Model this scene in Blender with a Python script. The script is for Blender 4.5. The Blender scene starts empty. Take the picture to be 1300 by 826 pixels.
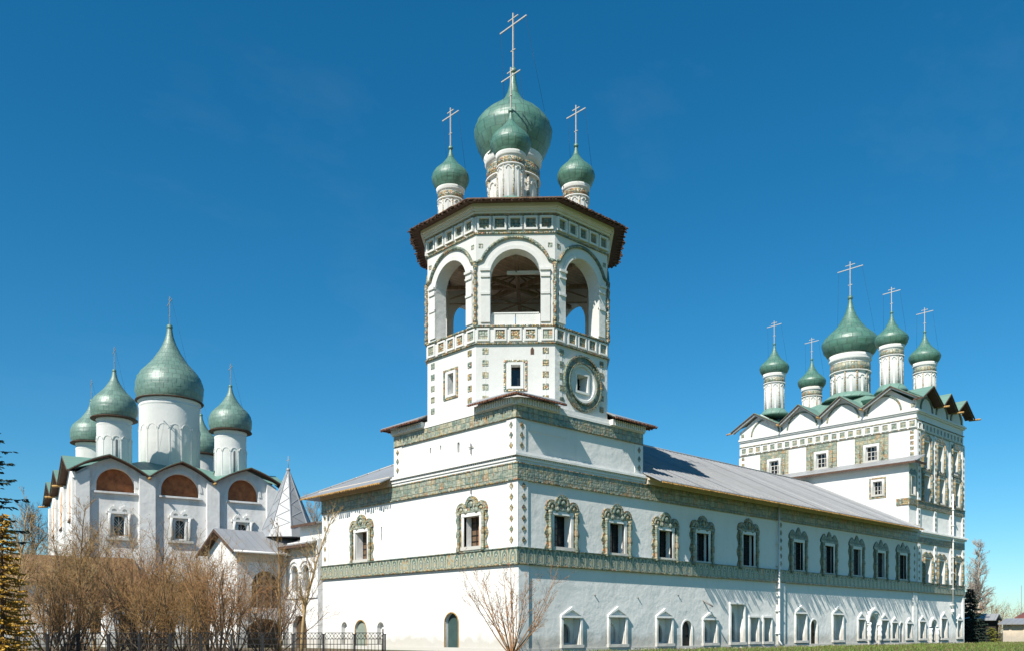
import bpy, math, random
from mathutils import Vector, Matrix
R = math.radians
rnd = random.Random(11)
S = bpy.context.scene
COL = S.collection
# ------------------------------------------------------------------ camera, sky, sun, exposure
cam = bpy.data.objects.new('camera', bpy.data.cameras.new('camera')); COL.objects.link(cam)
cam.location = (-30.376, -32.247, 1.0); cam.rotation_euler = (R(90), 0, R(-42.94))
cam.data.sensor_width = 36; cam.data.lens = 36*1150/1300; cam.data.shift_y = 389/1300
cam.data.clip_end = 6000; cam.data.clip_start = .1
S.camera = cam
SUN_D = Vector((1.0, .23, -1.0)).normalized()          # the way the light travels
w = bpy.data.worlds.new('World'); S.world = w; w.use_nodes = True
nt = w.node_tree; bg = nt.nodes['Background']
sky = nt.nodes.new('ShaderNodeTexSky'); sky.sky_type = 'NISHITA'; sky.sun_disc = False
sky.sun_elevation = math.asin(-SUN_D.z); sky.sun_rotation = math.atan2(-SUN_D.x, -SUN_D.y)
sky.altitude = 0; sky.air_density = 1.0; sky.dust_density = .1; sky.ozone_density = 4.0
hs = nt.nodes.new('ShaderNodeHueSaturation'); hs.inputs['Saturation'].default_value = 1.22; hs.inputs['Hue'].default_value = .490
tint = nt.nodes.new('ShaderNodeMix'); tint.data_type = 'RGBA'; tint.blend_type = 'MULTIPLY'; tint.inputs[0].default_value = 1.0; tint.inputs[7].default_value = (.80, 1.0, 1.10, 1)
nt.links.new(sky.outputs[0], tint.inputs[6]); nt.links.new(tint.outputs[2], hs.inputs['Color'])
tcw = nt.nodes.new('ShaderNodeTexCoord'); mpw = nt.nodes.new('ShaderNodeMapping'); mpw.inputs['Scale'].default_value = (1.2, 5.0, 7.0); mpw.inputs['Rotation'].default_value = (.3, .5, .7)
nzw = nt.nodes.new('ShaderNodeTexNoise'); nzw.inputs['Scale'].default_value = 1.3; nzw.inputs['Detail'].default_value = 6; nzw.inputs['Roughness'].default_value = .6
rpw = nt.nodes.new('ShaderNodeMapRange'); rpw.inputs[1].default_value = .56; rpw.inputs[2].default_value = .85; rpw.inputs[3].default_value = 0; rpw.inputs[4].default_value = .045
cld = nt.nodes.new('ShaderNodeMix'); cld.data_type = 'RGBA'; cld.inputs[7].default_value = (5, 6, 7, 1)          # thin cirrus
for a_, b_ in ((tcw.outputs['Generated'], mpw.inputs[0]), (mpw.outputs[0], nzw.inputs['Vector']), (nzw.outputs[0], rpw.inputs[0]), (rpw.outputs[0], cld.inputs[0]), (hs.outputs[0], cld.inputs[6])): nt.links.new(a_, b_); 
nt.links.new(cld.outputs[2], bg.inputs[0])
bg.inputs[1].default_value = .078
sun = bpy.data.objects.new('sun', bpy.data.lights.new('sun', 'SUN')); COL.objects.link(sun)
sun.data.energy = 5.0; sun.data.angle = R(.5); sun.data.color = (1, .95, .86)
sun.rotation_euler = SUN_D.to_track_quat('-Z', 'Y').to_euler(); sun.location = (-60, -20, 80)
S.view_settings.view_transform = 'Standard'; S.view_settings.look = 'None'
S.view_settings.exposure = .50; S.view_settings.gamma = 1; S.view_settings.use_curve_mapping = False

# ------------------------------------------------------------------ materials
class NT:
    def __init__(s, name):
        s.m = bpy.data.materials.new(name); s.m.use_nodes = True; s.t = s.m.node_tree
        s.b = s.t.nodes['Principled BSDF']; s.tc = s.n('TexCoord'); s.obj = s.tc.outputs['Object']
    def n(s, k, **kw):
        x = s.t.nodes.new('ShaderNode'+k)
        for a, v in kw.items(): setattr(x, a, v)
        return x
    def put(s, sock, v):
        if hasattr(v, 'is_linked') or hasattr(v, 'links'): s.t.links.new(v, sock)
        else: sock.default_value = v
    def math(s, op, a, b=0.0, c=0.0):
        x = s.n('Math', operation=op); s.put(x.inputs[0], a); s.put(x.inputs[1], b); s.put(x.inputs[2], c); return x.outputs[0]
    def mix(s, f, a, b, blend='MIX'):
        x = s.n('Mix', data_type='RGBA', blend_type=blend); s.put(x.inputs[0], f); s.put(x.inputs[6], a); s.put(x.inputs[7], b); return x.outputs[2]
    def noise(s, scale, detail=3, vec=None, rough=.55):
        x = s.n('TexNoise'); s.put(x.inputs['Vector'], vec or s.obj); x.inputs['Scale'].default_value = scale
        x.inputs['Detail'].default_value = detail; x.inputs['Roughness'].default_value = rough; return x.outputs[0]
    def ramp(s, f, stops, const=False):
        x = s.n('ValToRGB'); e = x.color_ramp
        if const: e.interpolation = 'CONSTANT'
        while len(e.elements) > 1: e.elements.remove(e.elements[0])
        e.elements[0].position = stops[0][0]; e.elements[0].color = col(stops[0][1])
        for p, c in stops[1:]: k = e.elements.new(p); k.color = col(c)
        s.put(x.inputs[0], f); return x.outputs[0]
    def uv(s):                                              # metres along a facade, height
        x = s.n('SeparateXYZ'); s.t.links.new(s.obj, x.inputs[0])
        u = s.math('SUBTRACT', x.outputs[0], x.outputs[1]); return u, x.outputs[2], x.outputs
    def xyz(s, a, b, c=0.0):
        x = s.n('CombineXYZ'); s.put(x.inputs[0], a); s.put(x.inputs[1], b); s.put(x.inputs[2], c); return x.outputs[0]
    def bump(s, h, strength=.3, dist=.05, prev=None):
        x = s.n('Bump'); x.inputs['Strength'].default_value = strength; x.inputs['Distance'].default_value = dist
        s.put(x.inputs['Height'], h)
        if prev: s.t.links.new(prev, x.inputs['Normal'])
        return x.outputs[0]
    def out(s, color, rough=.7, normal=None, metal=0.0, spec=.4, dr=0.0):
        s.put(s.b.inputs['Base Color'], col(color) if isinstance(color, (tuple, float)) else color)
        s.put(s.b.inputs['Roughness'], rough); s.put(s.b.inputs['Metallic'], metal)
        s.b.inputs['Specular IOR Level'].default_value = spec
        if 'Diffuse Roughness' in s.b.inputs: s.b.inputs['Diffuse Roughness'].default_value = dr
        if normal: s.t.links.new(normal, s.b.inputs['Normal'])
        return s.m
def col(c):
    if isinstance(c, float): c = (c, c, c)
    return (c[0], c[1], c[2], 1.0)

def plaster(name, base=(.77, .76, .73), stain=(.52, .47, .41), amt=.5, lump=.5):
    t = NT(name)
    big = t.noise(.35, 4); mid = t.noise(1.6, 4); fine = t.noise(14, 3)
    u, v, _ = t.uv()
    streak = t.noise(1.0, 4, t.xyz(t.math('MULTIPLY', u, 1.7), t.math('MULTIPLY', v, .22)))
    f = t.ramp(t.math('ADD', t.math('MULTIPLY', streak, .6), t.math('MULTIPLY', mid, .4)), [(.5, 0.0), (.72, 1.0)])
    c = t.mix(t.math('MULTIPLY', f, amt*.45), col(base), col(stain))
    c = t.mix(t.math('MULTIPLY', t.ramp(big, [(.4, 0.0), (.7, 1.0)]), .12), c, col((.60, .62, .62)))
    foot = t.math('SUBTRACT', t.math('ADD', .75, t.math('MULTIPLY', t.noise(1.3, 4), 1.3)), v)
    c = t.mix(t.math('MULTIPLY', t.ramp(foot, [(.40, 0.0), (.85, 1.0)]), .60), c, col((.40, .37, .31)))
    pv = t.n('TexVoronoi', voronoi_dimensions='3D'); pv.inputs['Scale'].default_value = .42; t.t.links.new(t.obj, pv.inputs['Vector'])
    ps = t.n('SeparateColor'); t.t.links.new(pv.outputs['Color'], ps.inputs[0])
    c = t.mix(t.math('MULTIPLY', ps.outputs[0], .10), c, col((.56, .57, .57)))
    spot = t.ramp(t.noise(2.6, 6, None, .7), [(.665, 0.0), (.70, 1.0)])
    c = t.mix(t.math('MULTIPLY', spot, .30+.3*amt), c, col((.50, .41, .33)))
    n = t.bump(big, lump*1.0, .16); n = t.bump(mid, lump*.8, .07, n); n = t.bump(t.noise(4.5, 4), lump*.8, .022, n); n = t.bump(fine, lump*.7, .007, n)
    return t.out(c, .9, n, spec=.15, dr=1.0)
M = {}
M['plaster'] = plaster('limewashed plaster')
M['trim'] = plaster('white trim plaster', (.78, .77, .74), amt=.3, lump=.3)
M['old_plaster'] = plaster('weathered plaster', (.78, .77, .75), (.42, .33, .27), 1.0, .7)
M['cream'] = plaster('plaster tinted cream for ground bounce', (.66, .56, .44), (.40, .30, .2), 1.0)

def mosaic(name, scale, cols, bumpd=.03, tilemix=.45):
    t = NT(name); u, v, _ = t.uv()
    vo = t.n('TexVoronoi', voronoi_dimensions='2D'); vo.inputs['Scale'].default_value = scale
    vo.inputs['Randomness'].default_value = .75
    t.t.links.new(t.xyz(u, v), vo.inputs['Vector'])
    sp = t.n('SeparateColor'); t.t.links.new(vo.outputs['Color'], sp.inputs[0])
    sel = t.math('ADD', t.math('MULTIPLY', sp.outputs[0], .75), t.math('MULTIPLY', t.noise(1.1, 2), .35))
    c = t.ramp(sel, cols, True)
    edge = t.ramp(vo.outputs['Distance'], [(0.0, 1.0), (.45, .8), (.7, .5)])
    c = t.mix(1.0, c, edge, 'MULTIPLY')
    c = t.mix(.18, c, t.ramp(t.noise(9, 3), [(.3, (.04, .06, .05)), (.7, (.42, .42, .36))]))
    fu = t.math('FRACT', t.math('DIVIDE', u, .36)); fv = t.math('FRACT', t.math('DIVIDE', v, .36))
    wn = t.n('TexWhiteNoise', noise_dimensions='2D'); t.put(wn.inputs['Vector'], t.xyz(t.math('FLOOR', t.math('DIVIDE', u, .36)), t.math('FLOOR', t.math('DIVIDE', v, .36))))
    c = t.mix(tilemix, c, t.ramp(wn.outputs[0], [(0, (.17,.22,.17)), (.35, (.31,.32,.23)), (.6, (.44,.38,.23)), (.82, (.21,.25,.19)), (.93, (.42,.24,.10))], True))
    j = t.math('MAXIMUM', t.ramp(fu, [(0, 1.0), (.07, 0.0), (.93, 0.0), (1, 1.0)]), t.ramp(fv, [(0, 1.0), (.07, 0.0), (.93, 0.0), (1, 1.0)]))
    c = t.mix(t.math('MULTIPLY', j, .6), c, col((.05, .055, .045)))
    n = t.bump(vo.outputs['Distance'], .8, -bumpd); n = t.bump(j, .7, -.03, n)
    return t.out(c, .38, n, spec=.5)
G1c, G2c, G3c = (.085, .155, .12), (.20, .27, .205), (.36, .38, .29)
CRM, OCH, ORG, DKG = (.50, .48, .38), (.46, .30, .09), (.42, .13, .03), (.035, .075, .06)
M['mosaic'] = mosaic('glazed tile mosaic', 6.5, [(0, G2c), (.16, G1c), (.24, G3c), (.40, G2c), (.5, G3c), (.56, CRM), (.64, OCH), (.70, G3c), (.80, CRM), (.86, ORG), (.89, G3c)])
M['mosaic_gold'] = mosaic('glazed ochre tile', 9, [(0, DKG), (.22, OCH), (.36, G2c), (.48, OCH), (.58, CRM), (.70, ORG), (.78, G1c), (.88, OCH)], .05, .12)
M['mosaic_cream'] = mosaic('glazed cream tile', 9, [(0, CRM), (.25, (.62,.58,.50)), (.45, OCH), (.55, (.60,.56,.48)), (.68, (.50,.26,.14)), (.74, (.6,.57,.5)), (.86, G3c)], .04, .05)
M['mosaic_dark'] = mosaic('glazed dark green tile', 8, [(0, DKG), (.3, G1c), (.5, DKG), (.6, G2c), (.7, G1c), (.85, OCH), (.9, DKG)], .04)
def scallop(name):                                          # peacock-eye arches along a belt
    t = NT(name); u, v, _ = t.uv()
    P = .62
    fx = t.math('SUBTRACT', t.math('FRACT', t.math('DIVIDE', u, P)), .5)
    fz = t.math('FRACT', t.math('DIVIDE', t.math('SUBTRACT', v, 4.44), .72))
    d = t.math('SQRT', t.math('ADD', t.math('POWER', t.math('MULTIPLY', fx, 1.9), 2), t.math('POWER', t.math('SUBTRACT', fz, .28), 2)))
    d = t.math('ADD', d, t.math('MULTIPLY', t.math('SUBTRACT', t.noise(6, 3), .5), .22))
    c = t.ramp(d, [(0, OCH), (.12, CRM), (.20, DKG), (.30, CRM), (.40, G1c), (.54, DKG), (.60, G3c), (.72, OCH), (.79, CRM), (.86, G1c)], True)
    big = t.ramp(t.noise(.9, 3), [(.60, 0.0), (.66, 1.0)])
    c = t.mix(t.math('MULTIPLY', big, .8), c, t.ramp(t.noise(5, 2), [(.42, G3c), (.5, OCH), (.58, ORG)], True))
    c = t.mix(.2, c, t.ramp(t.noise(12, 2), [(.35, (.05, .07, .06)), (.65, (.5, .5, .42))]))
    return t.out(c, .4, t.bump(d, .7, .05), spec=.5)
M['scallop'] = scallop('glazed belt tile')
def flat(name, c, rough=.7, var=.25, scale=4.0, metal=0.0, spec=.4, bump=.2, c2=None):
    t = NT(name); f = t.noise(scale, 4)
    d = c2 or tuple(k*.55 for k in c)
    x = t.mix(t.math('MULTIPLY', t.ramp(f, [(.35, 0.0), (.7, 1.0)]), var*2 if var < .5 else 1.0), col(c), col(d))
    return t.out(x, rough, t.bump(t.noise(scale*3, 3), bump, .02), metal, spec)
def planks(name, c, axis=2, wd=.16, rough=.8):
    t = NT(name); u, v, o = t.uv()
    k = [u, o[1], v][axis]
    fr = t.math('FRACT', t.math('DIVIDE', k, wd)); cell = t.math('FLOOR', t.math('DIVIDE', k, wd))
    wn = t.n('TexWhiteNoise', noise_dimensions='1D'); t.put(wn.inputs['W'], cell)
    gap = t.ramp(fr, [(0.0, .3), (.06, 1.0), (.94, 1.0), (1.0, .3)])
    x = t.mix(t.math('MULTIPLY', wn.outputs[0], .5), col(c), col(tuple(k*.5 for k in c)))
    x = t.mix(.3, x, t.ramp(t.noise(3, 5), [(.3, tuple(k*.4 for k in c)), (.7, tuple(min(1, k*1.4) for k in c))]))
    return t.out(t.mix(1.0, x, gap, 'MULTIPLY'), rough, t.bump(gap, .5, .02))
M['wood_dark'] = planks('weathered eave boards', (.10, .055, .035), 0, .2)
M['wood_beam'] = planks('belfry beam', (.26, .18, .12), 0, .3)
M['wood_red'] = planks('red brown board', (.20, .085, .05), 0, .3)
M['wood_ochre'] = planks('ochre eave board', (.46, .27, .09), 0, .5)
M['shade_boards'] = planks('boards darkened for shade', (.035, .028, .020), 0, .22)  # boundary wall; near-black tone puts the church's cast shadow into its colour
M['soffit'] = planks('soffit boards', (.30, .23, .10), 0, .25)
M['ceiling'] = planks('belfry ceiling boards', (.66, .50, .36), 1, .3)
M['fascia'] = planks('pale gable board', (.40, .36, .31), 0, .4)
M['wood_door'] = planks('brown plank door', (.10, .065, .035), 0, .18)
M['wood_sash'] = planks('orange wooden sash', (.42, .17, .055), 0, .4)
M['green_door'] = flat('green painted door', (.045, .085, .08), .55, .3, 2)
M['black_door'] = flat('black painted door', (.012, .015, .016), .5, .2, 3)
M['pale_green'] = flat('pale green panel', (.25, .29, .24), .7, .2, 3)
M['dark'] = flat('dark window glass', (.012, .014, .016), .18, .2, 3, spec=.5, bump=.05)
M['grey_glass'] = flat('dusty window glass', (.13, .145, .145), .35, .25, 5, bump=.1)
M['shutter_brown'] = flat('brown window interior', (.16, .10, .06), .7, .4, 6)
M['iron'] = flat('black iron', (.012, .012, .013), .5, .3, 8, spec=.4)
M['anchor'] = flat('grey iron', (.27, .25, .24), .6, .3, 8)
M['cross'] = flat('pale metal cross', (.47, .44, .40), .45, .2, 6, metal=.0)
M['cross_grey'] = flat('grey metal cross', (.26, .30, .32), .5, .2, 6)
M['pipe'] = flat('white downpipe', (.74, .73, .70), .5, .1, 8)
M['mural'] = flat('faded rust mural', (.44, .15, .055), .85, .45, 2.4, c2=(.20, .06, .026))
M['bare_orange'] = flat('peeled orange plaster', (.60, .34, .18), .9, .35, 1.5, c2=(.70, .60, .50))
M['rust_roof'] = flat('rusty red roof sheet', (.21, .075, .055), .6, .3, 1.2)
M['brown_roof'] = flat('brown roof sheet', (.22, .125, .065), .8, .35, 1.0)
def sheet(name, c, seam=.55, across='x', rough=.45, metal=.25, dirt=(.25, .22, .18)):
    t = NT(name); _, _, o = t.uv()
    k = o[0] if across == 'x' else o[1]
    fr = t.math('FRACT', t.math('DIVIDE', k, seam)); cell = t.math('FLOOR', t.math('DIVIDE', k, seam))
    row = t.math('FLOOR', t.math('DIVIDE', o[2], .8))
    wn = t.n('TexWhiteNoise', noise_dimensions='2D'); t.put(wn.inputs['Vector'], t.xyz(cell, row))
    ridge = t.ramp(fr, [(0.0, 1.0), (.07, 0.0), (.93, 0.0), (1.0, 1.0)])
    x = t.mix(t.math('MULTIPLY', wn.outputs[0], .35), col(c), col(tuple(q*.72 for q in c)))
    x = t.mix(t.ramp(t.noise(.8, 5), [(.5, 0.0), (.8, .55)]), x, col(dirt))
    x = t.mix(t.math('MULTIPLY', ridge, .45), x, col(tuple(q*.45 for q in c)))
    n = t.bump(ridge, .6, .04); n = t.bump(t.noise(2.2, 3), .25, .03, n)
    return t.out(x, rough, n, metal)
M['roof_grey'] = sheet('galvanised roof sheet', (.37, .375, .38), dirt=(.38, .36, .33))
M['roof_grey_y'] = sheet('galvanised hip sheet', (.34, .35, .36), across='y', dirt=(.3, .28, .25))
M['roof_green'] = sheet('green roof sheet', (.15, .27, .22), .6, 'y', .5, .0, (.22, .25, .18))
M['roof_green_x'] = sheet('green roof sheet across', (.15, .27, .22), .6, 'x', .5, .0, (.22, .25, .18))
def dome_mat(name, c, nseg, rowh, rough=.33):
    t = NT(name); _, _, o = t.uv()
    an = t.math('MULTIPLY', t.math('ADD', t.math('DIVIDE', t.math('ARCTAN2', o[1], o[0]), 2*math.pi), 1.0), float(nseg))
    rw = t.math('DIVIDE', t.math('ADD', o[2], 50.0), rowh); rc = t.math('FLOOR', rw)
    an2 = t.math('ADD', an, t.math('MULTIPLY', t.math('MODULO', rc, 2.0), .5))
    wn = t.n('TexWhiteNoise', noise_dimensions='2D'); t.put(wn.inputs['Vector'], t.xyz(t.math('FLOOR', an2), rc))
    sv = t.ramp(t.math('FRACT', an2), [(0, 1.0), (.10, 0.0), (.90, 0.0), (1, 1.0)])
    sh = t.ramp(t.math('FRACT', rw), [(0, 1.0), (.14, 0.0)])
    seam = t.math('MAXIMUM', sv, sh)
    x = t.mix(t.math('MULTIPLY', wn.outputs[0], .75), col(c), col(tuple(q*.66 for q in c)))
    x = t.mix(t.ramp(t.noise(1.3, 5), [(.45, 0.0), (.8, .30)]), x, col((.24, .32, .26)))
    x = t.mix(t.math('MULTIPLY', seam, .62), x, col(tuple(q*.30 for q in c)))
    n = t.bump(wn.outputs[0], .35, .05); n = t.bump(t.noise(2.6, 2), .35, .06, n); n = t.bump(seam, .3, .02, n)
    return t.out(x, rough, n, 0.0, 1.0)
M['dome'] = dome_mat('green dome sheet', (.075, .195, .138), 18, .55, .48)
M['dome_pale'] = dome_mat('faded green dome sheet', (.125, .225, .175), 26, .42, .5)
M['tent'] = flat('galvanised tent roof', (.31, .32, .33), .5, .2, 1.5, metal=.1)
M['twig'] = flat('bare twig bark', (.37, .22, .085), .85, .4, 5)
M['twig_pale'] = flat('pale twig bark', (.42, .29, .14), .85, .3, 5)
M['twig_dark'] = flat('dark grey bark', (.13, .095, .065), .9, .3, 5)
M['twig_red'] = flat('red brown twig bark', (.36, .185, .075), .8, .3, 5)
M['birch'] = flat('white birch bark', (.62, .57, .50), .8, .35, 3, c2=(.2, .17, .14))
M['birch_twig'] = flat('birch twig', (.46, .40, .34), .8, .3, 3)
M['spruce'] = flat('spruce needles', (.020, .042, .030), .8, .3, 6)
M['gold'] = flat('golden dry needles', (.56, .32, .035), .8, .3, 2, c2=(.25, .17, .05))
M['thuja'] = flat('yellow green needles', (.21, .22, .025), .8, .35, 5)
def ground_mat():
    t = NT('grass ground')
    a = t.ramp(t.noise(.12, 5), [(.35, (.055, .085, .020)), (.55, (.085, .115, .030)), (.72, (.15, .14, .06))])
    b = t.ramp(t.noise(3.5, 5), [(.35, (.04, .062, .015)), (.65, (.11, .135, .04))])
    _, _, o = t.uv()
    near = t.math('ADD', t.math('MULTIPLY', o[1], .55), t.math('MULTIPLY', t.noise(1.4, 4), 1.5))
    dirt = t.ramp(near, [(.25, 0.0), (.55, 1.0)])
    g_ = t.mix(.55, a, b); g_ = t.mix(t.math('MULTIPLY', dirt, .75), g_, col((.12, .10, .07)))
    return t.out(g_, .95, t.bump(t.noise(6, 5), .6, .08), spec=.1)
M['ground'] = ground_mat()
M['blade'] = flat('grass blade', (.115, .20, .024), .7, .45, .6, c2=(.17, .175, .055))
M['straw'] = flat('dead leaf litter', (.21, .14, .075), .9, .4, 4)
M['soil'] = flat('leaf strewn soil', (.135, .095, .05), .95, .4, 1.0)
M['path'] = flat('sandy path', (.42, .33, .23), .95, .25, .8)
M['stone'] = flat('pale rubble', (.55, .52, .47), .9, .3, 4)

# ------------------------------------------------------------------ mesh helpers
I4 = Matrix.Identity(4)
WORLD = {}
class MB:
    def __init__(s, T=I4): s.v = []; s.f = []; s.mi = []; s.sm = []; s.T = T
    def add(s, vs, fs, mat=0, smooth=False, T=None):
        o = len(s.v); X = s.T if T is None else T
        s.v += [tuple(X @ Vector(p)) for p in vs]
        for f in fs: s.f.append([o+i for i in f]); s.mi.append(mat); s.sm.append(smooth)
    def box(s, x0, x1, y0, y1, z0, z1, mat=0, T=None):
        s.add([(x0,y0,z0),(x1,y0,z0),(x1,y1,z0),(x0,y1,z0),(x0,y0,z1),(x1,y0,z1),(x1,y1,z1),(x0,y1,z1)],
              [(0,3,2,1),(4,5,6,7),(0,1,5,4),(1,2,6,5),(2,3,7,6),(3,0,4,7)], mat, False, T)
    def prism(s, pts, y0, y1, mat=0, T=None):               # outline in x,z pushed from y0 to y1
        n = len(pts)
        vs = [(x,y0,z) for x,z in pts]+[(x,y1,z) for x,z in pts]
        s.add(vs, [tuple(range(n)), tuple(range(2*n-1,n-1,-1))]+[(i,i+n,(i+1)%n+n,(i+1)%n) for i in range(n)], mat, False, T)
    def slab(s, pts, t, mat=0, T=None):                     # any flat polygon, thickened downwards
        n = len(pts)
        vs = list(pts)+[(x,y,z-t) for x,y,z in pts]
        s.add(vs, [tuple(range(n)), tuple(range(2*n-1,n-1,-1))]+[(i,i+n,(i+1)%n+n,(i+1)%n) for i in range(n)], mat, False, T)
    def lathe(s, prof, c=(0,0), n=24, mat=0, smooth=True, T=None, phase=0.0):
        vs = []; fs = []
        for r, z in prof:
            for k in range(n):
                a = 2*math.pi*k/n+phase; vs.append((c[0]+r*math.cos(a), c[1]+r*math.sin(a), z))
        for j in range(len(prof)-1):
            for k in range(n):
                k2 = (k+1)%n; fs.append((j*n+k, j*n+k2, (j+1)*n+k2, (j+1)*n+k))
        s.add(vs, fs, mat, smooth, T)
        o = len(s.v)-len(vs)
        for cap in (range(n-1,-1,-1), range((len(prof)-1)*n, len(prof)*n)):
            s.f.append([o+i for i in cap]); s.mi.append(mat); s.sm.append(False)
    def tube(s, pts, r, n=6, mat=0, smooth=True, T=None):
        pts = [Vector(p) for p in pts]; vs = []; fs = []
        rs = r if isinstance(r, (list, tuple)) else [r]*len(pts)
        up = None
        for i, p in enumerate(pts):
            d = (pts[min(i+1,len(pts)-1)]-pts[max(i-1,0)]).normalized()
            if up is None: up = Vector((0,0,1)) if abs(d.z) < .9 else Vector((1,0,0))
            a = d.cross(up)
            if a.length < 1e-4: a = d.orthogonal()
            a.normalize(); b = d.cross(a); 
            for k in range(n):
                t = 2*math.pi*k/n; vs.append(p+(a*math.cos(t)+b*math.sin(t))*rs[i])
        for i in range(len(pts)-1):
            for k in range(n):
                k2 = (k+1)%n; fs.append((i*n+k, i*n+k2, (i+1)*n+k2, (i+1)*n+k))
        fs.append(tuple(range(n-1,-1,-1))); fs.append(tuple(range((len(pts)-1)*n, len(pts)*n)))
        s.add(vs, fs, mat, smooth, T)
    def ribbon(s, xs, lo, hi, y, mat=0, T=None):            # sheet between two height functions
        vs = []; fs = []
        for x in xs: vs += [(x,y,lo(x)),(x,y,hi(x))]
        for i in range(len(xs)-1):
            fs.append((2*i,2*i+2,2*i+3,2*i+1))
        s.add(vs, fs, mat, False, T)
    def wall(s, x0, x1, z0, z1, holes=(), y=0.0, mat=0, T=None, rmat=None, back=None):
        # flat wall with rectangular or arched holes and their reveals; hole = (x0,x1,z0,z1,arch,depth)
        rmat = mat if rmat is None else rmat
        def grid(x0, x1, y):
            xs = sorted({x0,x1}|{h[0] for h in holes}|{h[1] for h in holes}); zs = sorted({z0,z1}|{h[2] for h in holes}|{h[3] for h in holes})
            for i in range(len(xs)-1):
                for j in range(len(zs)-1):
                    cx, cz = (xs[i]+xs[i+1])/2, (zs[j]+zs[j+1])/2
                    if any(h[0] < cx < h[1] and h[2] < cz < h[3] for h in holes): continue
                    s.add([(xs[i],y,zs[j]),(xs[i+1],y,zs[j]),(xs[i+1],y,zs[j+1]),(xs[i],y,zs[j+1])], [(0,1,2,3)], mat, False, T)
        grid(x0, x1, y)
        if back: grid(x0+back[0], x1-back[0], y+back[1])
        for h in holes:
            a, b, c, d, arch, dep = h
            r = (b-a)/2; zs_ = d-r*arch if arch else d
            s.add([(a,y,c),(a,y+dep,c),(a,y+dep,zs_),(a,y,zs_)], [(0,1,2,3)], rmat, False, T)
            s.add([(b,y,c),(b,y+dep,c),(b,y+dep,zs_),(b,y,zs_)], [(3,2,1,0)], rmat, False, T)
            s.add([(a,y,c),(b,y,c),(b,y+dep,c),(a,y+dep,c)], [(0,1,2,3)], rmat, False, T)
            if not arch:
                s.add([(a,y,d),(b,y,d),(b,y+dep,d),(a,y+dep,d)], [(3,2,1,0)], rmat, False, T)
            else:
                N = 14; pts = [((a+b)/2-r*math.cos(math.pi*k/N), zs_+r*arch*math.sin(math.pi*k/N)) for k in range(N+1)]
                for k in range(N):
                    (p, q), (p2, q2) = pts[k], pts[k+1]
                    for yy in ((y,) if not back else (y, y+back[1])):
                        s.add([(p,yy,q),(p2,yy,q2),(p2,yy,d),(p,yy,d)], [(0,1,2,3)], mat, False, T)
                    s.add([(p,y,q),(p2,y,q2),(p2,y+dep,q2),(p,y+dep,q)], [(3,2,1,0)], rmat, True, T)
    def mesh(s, name, mats):
        m = bpy.data.meshes.new(name); m.from_pydata(s.v, [], s.f)
        for k in mats: m.materials.append(M[k])
        m.polygons.foreach_set('material_index', s.mi); m.polygons.foreach_set('use_smooth', s.sm); m.update()
        return m
    def build(s, name, mats, parent=None, T=I4):
        return place(name, s.mesh(name, mats if isinstance(mats, (list, tuple)) else [mats]), parent, T)
def place(name, mesh, parent=None, T=I4):
    o = bpy.data.objects.new(name, mesh); COL.objects.link(o); WORLD[o] = T.copy()
    if parent is not None:
        o.parent = parent; o.matrix_local = WORLD[parent].inverted() @ T
    else: o.matrix_world = T
    return o
def thing(name, label, cat, T=I4, group=None):
    o = place(name, None, None, T); o.empty_display_size = .5
    return tag(o, label, cat, group)
def tag(o, label=None, cat=None, group=None, kind=None):
    for k, v in (('label', label), ('category', cat), ('group', group), ('kind', kind)):
        if v: o[k] = v
    return o
def TR(x, y, z=0.0, rz=0.0): return Matrix.Translation((x,y,z)) @ Matrix.Rotation(rz, 4, 'Z')
TL = TR(0, 0, 0, R(-90))                                    # west facade: local x = -b, local y = into the wall
def arcpts(cx, cz, rx, rz, a0=180, a1=0, n=16):
    return [(cx+rx*math.cos(R(a0+(a1-a0)*k/n)), cz+rz*math.sin(R(a0+(a1-a0)*k/n))) for k in range(n+1)]
def ring_arch(mb, cx, cz, r0, r1, y0, y1, mat=0, a0=180, a1=0, n=18, T=None, sz=1.0):   # flat raised arch moulding
    A = arcpts(cx, cz, r0, r0*sz, a0, a1, n); B = arcpts(cx, cz, r1, r1*sz+ (0), a0, a1, n)
    for k in range(n): mb.prism([A[k], A[k+1], B[k+1], B[k]], y0, y1, mat, T)
def teeth(mb, p0, p1, out, drop=.0, step=.21, wd=.11, L=(.16,.34), t=.035, mat=0, T=None):
    p0 = Vector(p0); p1 = Vector(p1); d = p1-p0; n = max(1, int(d.length/step)); e = d.normalized(); out = Vector(out).normalized()
    for k in range(n):
        p = p0+d*((k+.5)/n)+e*rnd.uniform(-.03,.03); l = rnd.uniform(*L); w2 = wd*rnd.uniform(.7,1.25)/2
        q = p+out*l-Vector((0,0,drop*l)); b = p-out*.25+Vector((0,0,drop*.25))
        dz = Vector((0,0,t))
        vs = [b-e*w2, b+e*w2, q+e*w2, q-e*w2]
        mb.add([tuple(v) for v in vs]+[tuple(v-dz) for v in vs], [(0,1,2,3),(7,6,5,4),(0,4,5,1),(1,5,6,2),(2,6,7,3),(3,7,4,0)], mat, False, T)

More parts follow.
